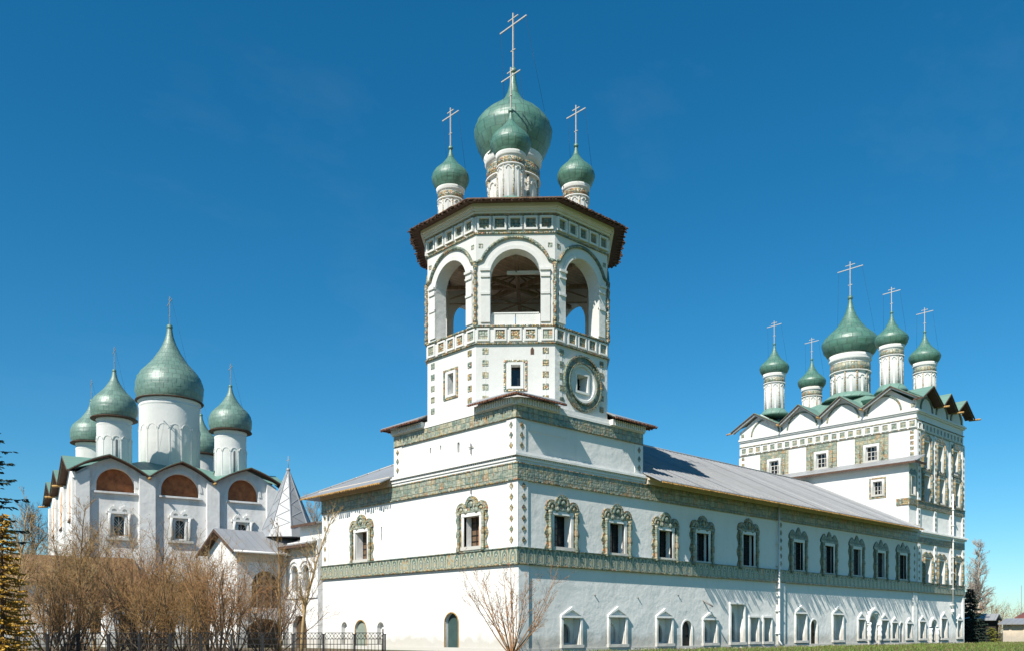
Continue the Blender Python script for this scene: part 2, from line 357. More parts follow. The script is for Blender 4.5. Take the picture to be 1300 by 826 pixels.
# ------------------------------------------------------------------ windows, doors
CACHE = {}
def lobes(x, style, h):
    if style == 'round':
        L = [(-.80,.16,.42),(0,.36,.52),(.80,.16,.42)]
        z = .16+.12*(1-(x/1.3)**2)
        for c, zc, r in L:
            if abs(x-c) < r: z = max(z, zc+math.sqrt(r*r-(x-c)**2))
    else:
        z = .26
        for c, top, hw in ((-.78,.66,.46),(0,.86,.44),(.78,.66,.46)):
            q = abs(x-c)/hw
            if q < 1: z = max(z, .26+(top-.26)*(1-q**1.4))
    return h+z
def tall_window(parent, T, H, style, pane='dark', dep=.5):
    key = ('tall', H, style, pane, dep)
    if key not in CACHE:
        p = MB()                                            # pane and bars, set back in the reveal
        p.box(-.62,.62,dep,dep+.04,.15,H-.15,0)
        for x in (-.6,-.2,.2,.6): p.box(x-.018,x+.018,dep-.04,dep-.002,.15,H-.15,1)
        for k in range(1,5): p.box(-.62,.62,dep-.045,dep-.005,.15+k*(H-.3)/5-.015,.15+k*(H-.3)/5+.015,1)
        pm = p.mesh('window', [pane, 'iron'])
        f = MB()
        f.box(-.80,-.62,-.07,.03,0,H); f.box(.62,.80,-.07,.03,0,H); f.box(-.80,.80,-.09,.03,H-.17,H+.03); f.box(-.84,.84,-.12,.03,-.04,.14)
        f.box(-.70,-.62,-.03,.12,.14,H-.17); f.box(.62,.70,-.03,.12,.14,H-.17)
        fm = f.mesh('frame', ['trim'])
        s = MB()
        xs = [-1.24+2.48*k/60 for k in range(61)]
        s.prism([(xs[0],H+.05)]+[(xs[-1],H+.05)]+[(x, lobes(x,style,H)) for x in reversed(xs)], -.09, .02, 0)
        for sg in (-1, 1):
            out = [(sg*(1.20+.075*math.sin(6.5*k/20*math.pi*.8+.6)), -.12+(H+.17)*k/20) for k in range(21)]
            pts = [(sg*.83,-.12)]+out+[(sg*.83,H+.05)]
            s.prism(pts if sg > 0 else pts[::-1], -.06, .02, 0)
        if style == 'round':
            for c, zc, r in ((-.80,.16,.30),(0,.36,.38),(.80,.16,.30)):
                ring_arch(s, c, H+zc, r-.08, r, -.14, -.085, 1)
            for c, zc, r in ((-.42,.12,.17),(.42,.12,.17),(-.80,.2,.12),(.8,.2,.12),(0,.44,.17)):
                s.lathe([(r,0),(r*.8,.05),(.02,.07)], (0,0), 10, 1, True, Matrix.Translation((c,-.09,H+zc)) @ Matrix.Rotation(R(90),4,'X'))
        s.box(-1.22,1.22,-.12,-.085,H+.04,H+.13,1)
        zz = [0,.05,.12,.2,.3,.4,.5,.6,.7,.8,.88,.95,1]
        rr = [.13,.13,.08,.09,.10,.08,.14,.08,.10,.09,.08,.13,.13]
        for sg in (-1, 1):
            s.lathe([(r*.9, -.12+(H+.14)*z) for r, z in zip(rr, zz)], (sg*.97,-.13), 8, 2)
        sm_ = s.mesh('tile_surround', ['mosaic_gold' if style == 'round' else 'mosaic_dark', 'mosaic', 'mosaic'])
        CACHE[key] = (pm, fm, sm_)
    pm, fm, sm_ = CACHE[key]
    o = place('window', pm, parent, T); place('frame', fm, o, T); place('tile_surround', sm_, o, T)
    return o
def niche_window(parent, T, wd, h, ped, glass='grey_glass', awh=(.5,.8), rdep=.42):
    # rectangular niche with arched light at its back; hole in the wall must be wd-.3 by h
    q = wd/2; ih = q-.15; aw = ih*awh[0]*1.25; ah = h*awh[1]
    f = MB()
    f.box(-q,-ih,-.10,.02,0,h); f.box(ih,q,-.10,.02,0,h); f.box(-q-.04,q+.04,-.16,.02,-.10,.06); f.box(-q-.02,q+.02,-.13,.02,h,h+.11)
    if ped:
        for sg in (-1, 1):
            pts = [(sg*(q+.03),h+.11),(sg*(q-.14),h+.11),(0,h+ped-.17),(0,h+ped)]
            f.prism(pts if sg < 0 else pts[::-1], -.12, .02)
        f.prism([(-q+.14,h+.11),(q-.14,h+.11),(0,h+ped-.17)], -.02, .02)
    f.wall(-ih,ih,.06,h,[(-aw-.05,aw-.05,.16,.16+ah,1,.16)], rdep)
    p = MB(); p.box(-aw-.1,aw,rdep+.12,rdep+.15,.12,.2+ah,0)
    o = p.build('window', glass, parent, T); f.build('frame', 'trim', o, T)
    return o
def arch_door(parent, name, T, wd, h, mat, dep=.22, trim='trim', rim=.09):
    d = MB(); r = wd/2; pts = [(-r,0),(r,0)]+arcpts(0,h-r,r,r,0,180,14)
    d.prism(pts, dep, dep+.06, 0)
    o = d.build(name, mat, parent, T)
    t = MB(); ring_arch(t, 0, h-r, r, r+rim, -.035, .02); t.box(-r-rim,-r,-.035,.02,.02,h-r); t.box(r,r+rim,-.035,.02,.02,h-r)
    t.build('door_frame', trim, o, T)
    hd = MB(); hd.lathe([(.03,-.08),(.03,.08)], (r*.65, dep-.03), 8); hd.build('handle', 'iron', o, T @ Matrix.Translation((0,0,h*.45)))
    return o
def diamonds(mb, x, z0, z1, n, s=.15, T=None, sq=False, y=-.02, mat=0):
    mb.box(x-s*.2, x+s*.2, y+.018, y+.032, z0-s, z1+s, mat+1, T)    # bedding strip that carries the tiles
    for k in range(n):
        z = z0+(z1-z0)*k/(n-1)
        if sq: mb.box(x-s, x+s, y, y+.03, z-s, z+s, mat, T)
        else: mb.prism([(x-s*.85,z),(x,z-s*1.15),(x+s*.85,z),(x,z+s*1.15)], y, y+.03, mat, T)

# ================================================================== GROUND
g = MB(); g.add([(-900,-900,0),(1500,-900,0),(1500,1500,0),(-900,1500,0)], [(0,1,2,3)])
tag(g.build('ground', 'ground'), kind='structure')
g = MB(); g.add([(-60,-5,.004),(-3,-14,.004),(-1.2,17,.004),(-14,31,.004),(-60,30,.004)], [(0,1,2,3,4)])
tag(g.build('soil', 'soil'), kind='structure')
g = MB(); g.add([(57,-2.2,.004),(120,-24,.004),(122,-20.5,.004),(58,-.6,.004)], [(0,1,2,3)])
tag(g.build('path', 'path'), kind='structure')

# ================================================================== REFECTORY (long block)
ref = thing('refectory_building', 'long white two-storey block with tiled window surrounds under grey metal roof', 'building')
LA, LB = 45.6, 18.04
WIN = [(3.12,5.22,1.93,'round'),(7.42,5.17,1.93,'round'),(11.7,5.16,1.88,'round'),(15.3,5.15,2.0,'round'),(20.3,5.13,2.3,'round'),
       (26.5,5.14,2.22,'point'),(30.8,5.12,2.27,'point'),(35.0,5.15,2.27,'point'),(39.0,5.16,2.22,'point'),(42.9,5.18,2.25,'point')]
NICH = [(3.8,.3,1.62,1.45,.58,'grey_glass'),(7.45,.3,1.62,1.52,.6,'pale'),(11.6,.3,1.6,1.52,.56,'grey_glass'),(16.1,.3,1.6,1.45,.52,'grey_glass'),
        (19.05,.32,1.75,2.45,0,'grey_glass'),(20.96,.34,1.25,1.62,0,'grey_glass'),(22.55,.34,1.18,1.62,0,'grey_glass'),
        (26.85,.38,1.62,1.9,.6,'grey_glass'),(32.1,.38,1.7,1.9,.62,'grey_glass'),(35.75,.46,1.25,1.5,.6,'grey_glass'),(39.6,.46,1.38,1.48,.56,'grey_glass'),
        (41.4,.46,1.15,1.3,.48,'grey_glass'),(44.1,.46,1.12,1.25,.5,'grey_glass')]
DOORS = [('door',13.8,.98,1.70,'black_door'),('door',28.7,.92,1.9,'wood_door'),('door',42.74,.6,1.8,'trim')]
holes = []
for x, z, h, st in WIN: holes.append((x-.62,x+.62,z+.13,z+h-.13,0,.54))
for x, z, wd, h, ped, gl in NICH: holes.append((x-wd/2+.15,x+wd/2-.15,z+.05,z+h,0,.45))
for nm, x, wd, h, mt in DOORS: holes.append((x-wd/2,x+wd/2,.02,h,1,.24))
holes.append((37.69-.6,37.69+.6,.02,2.3,1,.5))
wl = MB(); wl.wall(0, LA, 0, 9.9, holes)
LH = [(-14.17,-13.0,5.37,7.05,0,.54),(-4.02,-2.78,5.44,7.02,0,.54),(-5.66,-4.53,.02,2.03,1,.24),(-14.3,-13.13,.02,1.71,1,.24),
      (-15.85,-15.2,.3,1.64,1,.3),(-12.0,-11.3,.3,1.6,1,.3),(-11.62,-11.5,6.35,7.15,0,.3)]
wl.wall(-LB, 0, 0, 9.9, LH, T=TL)
wl.add([(0,LB,0),(LA,LB,0),(LA,LB,9.9),(0,LB,9.9),(LA,0,0),(LA,0,9.9)], [(0,1,2,3),(1,4,5,2)])
for a in (-15.525,-11.65): wl.box(a-.4,a+.4,.28,.31,.25,1.7,0,TL)
wl.box(-11.65,-11.48,.28,.31,6.3,7.2,1,TL)
wl.build('wall', ['plaster','dark'], ref)
for x, z, h, st in WIN: tall_window(ref, TR(x,0,z), h, st, 'dark', .46 if x < 13 else .33 if x < 22 else .20)
for b, z, h, pm in ((13.585,5.22,1.95,'shutter_brown'),(3.40,5.29,1.87,'shutter_brown')):
    T = TL @ Matrix.Translation((-b,0,z)); o = tall_window(ref, T, h, 'round', pm)
    s = MB(); s.box(.02,.62,.40,.455,.15,h-.15,0); s.box(.14,.5,.39,.398,.3,h-.5,1); s.build('sash', ['wood_sash','shutter_brown'], o, T)
for x, z, wd, h, ped, gl in NICH:
    niche_window(ref, TR(x,0,z), wd, h, ped, 'trim' if gl == 'pale' else gl, (.5,.78) if h > 2 else (.5,.68))
for nm, x, wd, h, mt in DOORS: arch_door(ref, nm, TR(x,0,.02), wd, h-.02, mt)
arch_door(ref, 'door', TL @ Matrix.Translation((-5.095,0,.02)), 1.13, 2.01, 'green_door', trim='wood_ochre', rim=.05)
arch_door(ref, 'door', TL @ Matrix.Translation((-13.715,0,.02)), 1.17, 1.69, 'pale_green', .12, trim='wood_ochre', rim=.05)
def portal(parent, x, wd, h, ow):                          # carved round-headed doorway with half columns
    o = arch_door(parent, 'door', TR(x,0,.02), ow, h-.55, 'grey_glass', .44)
    t = MB(); r = ow/2
    for k, (ra, y) in enumerate(((r+.09,-.10),(r+.24,-.18),(r+.36,-.24))):
        ring_arch(t, 0, h-.55-r, ra, ra+.16, y, .02)
    for sg in (-1, 1):
        t.box(min(sg*(r+.09),sg*wd/2), max(sg*(r+.09),sg*wd/2), -.2, .02, 0, .35)
        zs = [.35+k*(h-1.35-.1)/10 for k in range(11)]
        t.lathe([((.13 if k%3 else .18), z) for k, z in enumerate(zs)], (sg*(r+.28),-.16), 10)
        t.box(min(sg*(r+.09),sg*wd/2), max(sg*(r+.09),sg*wd/2), -.22, .02, h-.55-r-.16, h-.55-r)
    t.prism([(-r-.2,h-.42),(r+.2,h-.42),(0,h+.05)], -.2, .02)
    t.build('portal_surround', 'trim', o, TR(x,0,.02))
portal(ref, 37.69, 2.1, 2.85, 1.2)
# belts
sb = MB(); sb.box(.0,LA,-.11,.01,4.40,5.14); sb.box(-LB,.11,-.11,.01,4.401,5.139,0,TL)
sb.box(0,LA,-.17,.01,5.14,5.19,1); sb.box(-LB,.17,-.17,.01,5.141,5.191,1,TL); sb.box(0,LA,-.15,.01,4.33,4.398,2); sb.box(-LB,.15,-.15,.01,4.331,4.399,2,TL)
sb.build('belt_of_tiles', ['scallop','mosaic_dark','mosaic_gold'], ref)
ub = MB(); ub.box(.0,LA,-.10,.01,8.53,9.28); ub.box(-LB,.10,-.10,.01,8.531,9.279,0,TL)
ub.box(0,LA,-.14,.01,9.28,9.33,1); ub.box(-LB,.14,-.14,.01,9.281,9.331,1,TL); ub.box(0,LA,-.13,.01,8.47,8.528,1); ub.box(-LB,.13,-.13,.01,8.471,8.529,1,TL)
ub.build('frieze_of_tiles', ['mosaic','mosaic_gold'], ref)
pl = MB(); pl.box(.02,LA,-.12,.01,0,.20); pl.box(-LB,.12,-.12,.01,0,.201,0,TL); pl.build('plinth', 'trim', ref)
for x0,x1,p,z0,z1,T in ((0,.66,.06,5.19,8.47,I4),(-.72,.06,.03,5.191,8.47,TL),(-LB,-LB+.7,.04,5.19,8.47,TL),(23.75,24.72,.10,.2,4.33,I4),(23.95,24.5,.05,5.19,8.47,I4),(44.8,45.58,.09,.2,4.33,I4),(0,.7,.07,.2,4.33,I4)):
    pi = MB(); pi.box(x0,x1,-p,.01,z0,z1,0,T); pi.build('pilaster', 'plaster', ref)
for x,z0,z1,n,T,y in ((.36,5.55,8.2,6,None,-.08),(-.40,5.55,8.2,6,TL,-.05),(-LB+.35,5.6,8.2,5,TL,-.06),(24.22,5.6,8.2,6,None,-.07),(45.2,5.6,8.0,5,None,-.02)):
    dm = MB(); diamonds(dm,x,z0,z1,n,.17,T,y=y); dm.build('diamond_tiles', ['mosaic_gold','plaster'], ref)
dp = MB(); dp.tube([(23.72,-.22,9.5),(23.72,-.22,.45),(23.72,-.42,.18)], .065, 8)
for k in range(6): dp.box(23.6,23.84,-.3,.01,.9+k*1.5,.95+k*1.5)
dp.build('downpipe', 'pipe', ref)
# cornice, soffit and hipped roof
co = MB(); co.box(9.85,LA,-.22,.01,9.335,9.55); co.box(9.85,LA,-.34,.01,9.55,9.88); co.box(-LB,-10.35,-.2,.01,9.335,9.55,0,TL); co.box(-LB,-10.35,-.3,.01,9.55,9.88,0,TL)
co.build('cornice', 'cream', ref)  # white cornice; cream puts the warm ground bounce into its colour
def roof_z(b): return 9.50+.49*(b+1)
rf = MB(); e0, e1, bm = -1.22, LB+1.0, 9.0
zr = roof_z(bm); L0 = -1.0; hip = bm-1.0+.0; RL = LA+.5
rf.slab([(9.72,e0,9.42),(44.0,e0,9.42),(44.0,bm,zr),(9.72,bm,zr)], .07, 0)
rf.slab([(44.0,e1,9.5),(L0,e1,9.5),(bm,bm,zr),(44.0,bm,zr)], .07, 0)
rf.slab([(L0,e1,9.5),(L0,10.22,9.5),(7.78,10.22,roof_z(7.78))], .07, 1)
rf.tube([(L0,e1,9.53),(bm,bm,zr+.03)], .07, 6, 1); rf.tube([(9.75,bm,zr+.04),(44,bm,zr+.04)], .08, 6, 0)
for k in range(1, 80):                                      # standing seams down the long slope
    a = 9.9+k*.43
    if a < 43.9: rf.tube([(a,e0+.02,9.45),(a,bm,zr+.02)], .022, 4, 0, False)
roof_o = rf.build('roof', ['roof_grey','roof_grey_y'], ref)
so = MB()
so.slab([(9.85,-1.16,9.35),(44.0,-1.16,9.35),(44.0,.0,9.86),(9.85,.0,9.86)], .04, 0)
so.slab([(-.94,LB+.9,9.43),(-.94,10.3,9.43),(0,10.3,9.86),(0,LB,9.86)], .04, 0)
so.build('soffit', 'soffit', roof_o)
eb = MB()
eb.box(9.85,44.02,-1.25,-1.21,9.29,9.39,0); eb.box(-1.03,-.99,10.3,LB+1,9.37,9.47,0)
teeth(eb,(9.9,-1.24,9.35),(44,-1.24,9.35),(0,-1,0),.3,.205,.11,(.08,.42),.03,0)
teeth(eb,(-1.02,10.3,9.43),(-1.02,LB+1,9.43),(-1,0,0),.3,.21,.12,(.05,.30),.03,0)
eb.build('eave_board', 'wood_ochre', roof_o)
an = MB()
for b, z in ((2.35,9.95),):pass
for T, x, z in ((TL,-3.45,8.2),(TL,-3.45,10.25)):
    an.box(x-.016,x+.016,-.09,-.04,z-.05,z+.5,0,T); an.box(x-.17,x+.17,-.09,-.04,z+.30,z+.33,0,T)
an.build('wall_anchor', 'anchor', ref)
sp_ = MB()
for x, z in ((5.6,3.0),(9.2,2.95),(12.9,3.2)): sp_.tube([(x,.02,z),(x+.02,-.08,z-.03)], .035, 6)
sp_.tube([(15.4,.02,2.95),(15.75,-.5,2.55)], .05, 8); sp_.build('waterspout', 'anchor', ref)

# ================================================================== DOMES
ONION = [(.70,-.72),(.77,-.62),(.88,-.41),(.96,-.2),(1,0),(.98,.13),(.90,.29),(.75,.46),(.57,.59),(.43,.68),(.31,.77),(.21,.89),(.145,1.02),(.09,1.22),(.05,1.5)]
ONION_S = [(.70,-.66),(.78,-.55),(.89,-.34),(.97,-.16),(1,0),(.97,.15),(.88,.34),(.77,.46),(.64,.58),(.50,.70),(.37,.85),(.25,1.0),(.17,1.13),(.1,1.35),(.06,1.6)]
SPIRE = [(.70,-.45),(.80,-.40),(.93,-.22),(1,0),(.975,.13),(.90,.25),(.79,.36),(.66,.48),(.52,.61),(.39,.77),(.28,.95),(.19,1.12),(.1,1.38),(.05,1.68)]
PEAR = [(.92,-.40),(.98,-.2),(1,0),(.985,.18),(.92,.37),(.82,.52),(.69,.66),(.55,.81),(.42,.98),(.30,1.17),(.19,1.38),(.115,1.6),(.07,1.86)]
def smooth_prof(P, n=4):
    out = []
    for i in range(len(P)-1):
        p0 = P[max(i-1,0)]; p1 = P[i]; p2 = P[i+1]; p3 = P[min(i+2,len(P)-1)]
        for k in range(n):
            t = k/n
            out.append(tuple(.5*((2*p1[j])+(-p0[j]+p2[j])*t+(2*p0[j]-5*p1[j]+4*p2[j]-p3[j])*t*t+(-p0[j]+3*p1[j]-3*p2[j]+p3[j])*t**3) for j in (0,1)))
    out.append(P[-1]); return out
JIT = random.Random(77)
def onion(parent, c, r, zw, zball, ztop, prof, mat='dome', crossmat='cross', L=1.4, rot=0.0, name='onion_dome', ball='dome'):
    T = TR(c[0],c[1],zw,rot) if len(c) == 2 else c
    d = MB(); P = smooth_prof(prof); kz = (zball-zw)/(prof[-1][1]*r)
    prof2 = [(q*r, (z*r if z < .5 else (.5+(z-.5)*((kz*prof[-1][1]-.5)/(prof[-1][1]-.5)))*r)) for q, z in P]
    ng = 28; d.lathe(prof2, n=ng, smooth=False)
    for i in range(len(d.v)):                               # hand-beaten sheets: slight dents
        x_, y_, z_ = d.v[i]; f_ = 1+JIT.gauss(0,.006); d.v[i] = (x_*f_, y_*f_, z_+JIT.gauss(0,.004)*r)
    d.sm = [True]*len(d.sm)
    o = d.build(name, mat, parent, T)
    h = zball-zw; b = MB(); br = max(.14, r*.095)
    b.lathe([(br*math.sin(R(t)), h-br*math.cos(R(t))) for t in range(4,180,16)], n=12)
    b.build('ball', ball, o, T)
    x = MB(); H = ztop-zball; tk = .018+.007*L
    x.box(-tk,tk,-tk,tk,h,h+H); zb = h+H*.80
    x.box(-tk*.8,tk*.8,-L/2,L/2,zb-tk,zb+tk); x.box(-tk*.8,tk*.8,-L*.19,L*.19,h+H*.91-tk*.8,h+H*.91+tk*.8)
    q = .30; zq = h+H*.36
    x.lathe([(.01,zq-.05),(tk*1.9,zq-.02),(tk*1.9,zq+.02),(.01,zq+.05)], n=8); x.box(-tk*.7,tk*.7,-L*.085,L*.085,zq-tk*.7,zq+tk*.7)
    x.build('cross', crossmat, o, T)
    for sg in (-1, 1):
        sw = MB(); sw.tube([(0,sg*L*.46,zb),(.42*r,sg*r*.72,.46*r)], .007, 3); sw.build('stay_wire', 'iron', o, T)
    return o
def tile_drum(parent, c, r, z0, z1, skirt=True, ncol=8, band='mosaic_gold'):
    d = MB(TR(c[0],c[1])); H = z1-z0
    d.lathe([(r*.93,z0),(r*.93,z0+.5*H),(r*.93,z1-.28*r*1.25),(r*.93,z1-.28*r*1.2),(r*1.0,z1-.30*r),(r*1.06,z1-.2*r),(r*1.02,z1-.1*r),(r*1.1,z1)], n=32, mat=0)
    zb1 = z1-.42*r; zb0 = zb1-.42*r
    d.lathe([(r*.95,zb0),(r*1.0,zb0+.03),(r*1.0,zb1-.03),(r*.95,zb1)], n=32, mat=1)
    d.lathe([(r*.94,zb0-.12),(r*1.03,zb0-.10),(r*1.03,zb0-.03),(r*.94,zb0-.01)], n=32, mat=0)
    for k in range(ncol):
        a = 2*math.pi*(k+.3)/ncol; T = TR(c[0],c[1]) @ Matrix.Rotation(a,4,'Z')
        d.lathe([(r*.06,z0+.1),(r*.05,z0+.4*H),(r*.075,z0+.45*H),(r*.05,z0+.5*H),(r*.06,zb0-.1)], (r*.935,0), 6, 2, True, T)
        a2 = a+math.pi/ncol; T = TR(c[0],c[1]) @ Matrix.Rotation(a2+math.pi/2,4,'Z') @ Matrix.Translation((0,-r*.935,0))
        wn = r*.13; zt = zb0-.28*r
        d.prism([(-wn*.45,z0+.1),(wn*.45,z0+.1)]+arcpts(0,zt-wn,wn*.45,wn*.45,0,180,8), -.012, .05, 3 if k == 1 else 0, T)
        ring_arch(d, 0, zt-wn, wn, wn*1.5, -.05, .05, 0, T=T)
    if skirt: d.lathe([(r*1.45,z0-.25),(r*1.25,z0+.05),(r*1.0,z0+.38),(r*.9,z0+.4)], n=32, mat=4)
    return d.build('drum', ['trim',band,'mosaic_cream','grey_glass','roof_green'], parent)
def arcade_drum(parent, RT, c, r, z0, z1, n=12, slits=4):
    T0 = RT @ TR(c[0],c[1]); d = MB(T0)
    d.lathe([(r,z0),(r,z0+.5*(z1-z0)),(r,z1-.6),(r,z1-.55),(r*1.02,z1-.5),(r*1.02,z1-.38),(r*1.0,z1-.36),(r*1.0,z1-.14),(r*1.05,z1-.08),(r*1.05,z1)], n=40, mat=0)
    zs = z0+(z1-z0)*.62; wn = math.pi*r/n
    for k in range(n):
        a = 2*math.pi*k/n; T = T0 @ Matrix.Rotation(a,4,'Z') @ Matrix.Translation((0,-r*.99,0))
        ring_arch(d, 0, zs, wn*.78, wn*.96, -.045, .06, 0, n=8, T=T)
        T2 = T0 @ Matrix.Rotation(a+math.pi/n,4,'Z') @ Matrix.Translation((0,-r*1.0,0))
        d.box(-wn*.10,wn*.10,-.035,.05,z0,zs,0,T2)
        if k % (n//slits) == 0:
            d.prism([(-wn*.22,z0+.9)]+[(wn*.22,z0+.9)]+arcpts(0,zs-.05,wn*.22,wn*.22,0,180,8), -.012, .05, 1, T)
    return d.build('drum', ['plaster','dark'], parent, I4)

# ================================================================== BELL TOWER
OC, OR_ = (4.9, 5.15), 4.9
tw = thing('bell_tower', 'octagonal white bell tower with open arches and five green domes over tiled corner', 'bell tower', TR(OC[0],OC[1],9.3))
A0, A1, B0, B1 = 0.0, 9.7, .1, 10.2
TT = TR(0,.1)                                               # south face of the tier; west face is TL
t = MB()
t.wall(A0,A1,9.3,12.5,[], T=TT)
t.wall(-B1,-B0,9.3,12.5,[(-6.98,-6.86,10.75,11.05,0,.3),(-6.10,-5.98,10.82,11.05,0,.3),(-4.62,-4.44,10.45,10.98,0,.3)], T=TL)
t.add([(A1,B0,9.3),(A1,B1,9.3),(A1,B1,12.5),(A1,B0,12.5),(A0,B1,9.3),(A0,B1,12.5)], [(0,1,2,3),(1,4,5,2)])
t.add([(A0,B0,12.5),(A1,B0,12.5),(A1,B1,12.5),(A0,B1,12.5)], [(0,1,2,3)])
t.box(-7.1,-4.3,.28,.3,10.3,11.2,1,TL)
t.box(0,.62,-.05,.01,9.8,11.5,0,TT); t.box(9.05,9.75,-.05,.01,9.8,11.5,0,TT); t.box(-.75,-.05,-.05,.01,9.801,11.5,0,TL); t.box(-10.25,-9.5,-.05,.01,9.801,11.5,0,TL)
t.box(.9,3.6,-.03,.01,11.0,11.4,0,TT)
t.build('tier_wall', ['plaster','dark'], tw)
c = MB()
for z0, z1, p in ((9.335,9.46,.14),(9.46,9.56,.20),(9.64,9.74,.30),(9.74,9.84,.20)):
    c.box(-.0,9.8,-p,.01+p*.0,z0,z1,0,TT); c.box(-10.3,-.1+p,-p,.01,z0+.001,z1-.001,0,TL)
for k in range(62):
    c.box(.05+k*.158,.13+k*.158,-.22,.01,9.562,9.638,0,TT)
    c.box(-10.2+k*.163,-10.12+k*.163,-.22,.01,9.562,9.638,0,TL)
for z0, z1, p in ((12.16,12.28,.10),(12.28,12.5,.05)):
    c.box(0,9.7,-p,.01,z0,z1,0,TT); c.box(-10.2,-.1+p,-p,.01,z0+.001,z1-.001,0,TL)
c.build('cornice', 'trim', tw)
b = MB(); b.box(0,9.74,-.07,.01,11.58,12.15,0,TT); b.box(-10.24,-.1+.07,-.07,.01,11.581,12.149,0,TL); b.box(0,9.74,-.11,.01,11.53,11.58,1,TT); b.box(-10.24,-.1+.11,-.11,.01,11.531,11.579,1,TL)
b.build('frieze_of_tiles', ['mosaic','mosaic_gold'], tw)
dd = MB(); diamonds(dd,.33,10.2,11.2,3,.16,TT,y=-.07); diamonds(dd,9.4,10.2,11.2,3,.16,TT,y=-.07); diamonds(dd,-.4,10.2,11.2,3,.16,TL,y=-.07); diamonds(dd,-9.88,10.2,11.2,3,.16,TL,y=-.07)
dd.build('diamond_tiles', ['mosaic_gold','plaster'], tw)
hh = OR_*math.tan(R(22.5))
# corner roofs of the square tier
for sa, sb_ in ((0,0),(1,0),(0,1),(1,1)):
    cx, cy = (A1 if sa else A0), (B1 if sb_ else B0); dx, dy = (-1 if sa else 1), (-1 if sb_ else 1); o = .58
    P = lambda u, v, z: (cx+dx*u, cy+dy*v, z)
    m = MB(); 
    m.slab([P(-o,-o,12.62),P(2.95,-o,12.62),P(2.9,.1,12.95),P(1.44,1.44,13.22)], .06, 0); m.slab([P(-o,-o,12.62),P(1.44,1.44,13.22),P(.1,2.9,12.95),P(-o,2.95,12.62)], .06, 0)
    ee = [(P(-o,-o-.02,12.56),P(2.95,-o-.02,12.56),(0,-dy,0)),(P(-o-.02,-o,12.56),P(-o-.02,2.95,12.56),(-dx,0,0))]
    for p, q, ou in ee: teeth(m, p, q, ou, .3, .17, .10, (.02,.16), .05, 1)
    x0, x1 = sorted((cx-dx*o,cx+dx*2.95)); y0, y1 = sorted((cy-dy*o,cy+dy*2.95))
    yy = cy-dy*(o+.01); m.box(x0,x1,yy-.03,yy+.03,12.48,12.57,1); xx = cx-dx*(o+.01); m.box(xx-.03,xx+.03,y0,y1,12.481,12.569,1)
    # white brackets under the boards
    for k in range(17):
        u = .02+k*.17
        a, b_ = sorted((cx+dx*u, cx+dx*(u+.08))); y0, y1 = sorted((cy, cy-dy*.3)); m.box(a,b_,y0,y1,12.2,12.5,2)
        a, b_ = sorted((cy+dy*u, cy+dy*(u+.08))); x0, x1 = sorted((cx, cx-dx*.3)); m.box(x0,x1,a,b_,12.2,12.5,2)
    m.build('corner_roof', ['roof_grey','wood_red','trim'], tw)
ow = MB(); arc = MB(); tf = MB(); at = MB(); colm = MB(); gl = MB()
FACES = []
def tile_col(T, x, z0, z1, n, s_, m, y, par): q = MB(); diamonds(q,x,z0,z1,n,s_,T,True,y,0); q.build('tile_column', [m,'plaster'], par)
for k in range(8):
    phi = 180+45*k
    FACES.append(TR(OC[0],OC[1],0,R(phi+90)) @ Matrix.Translation((0,-OR_,0)))
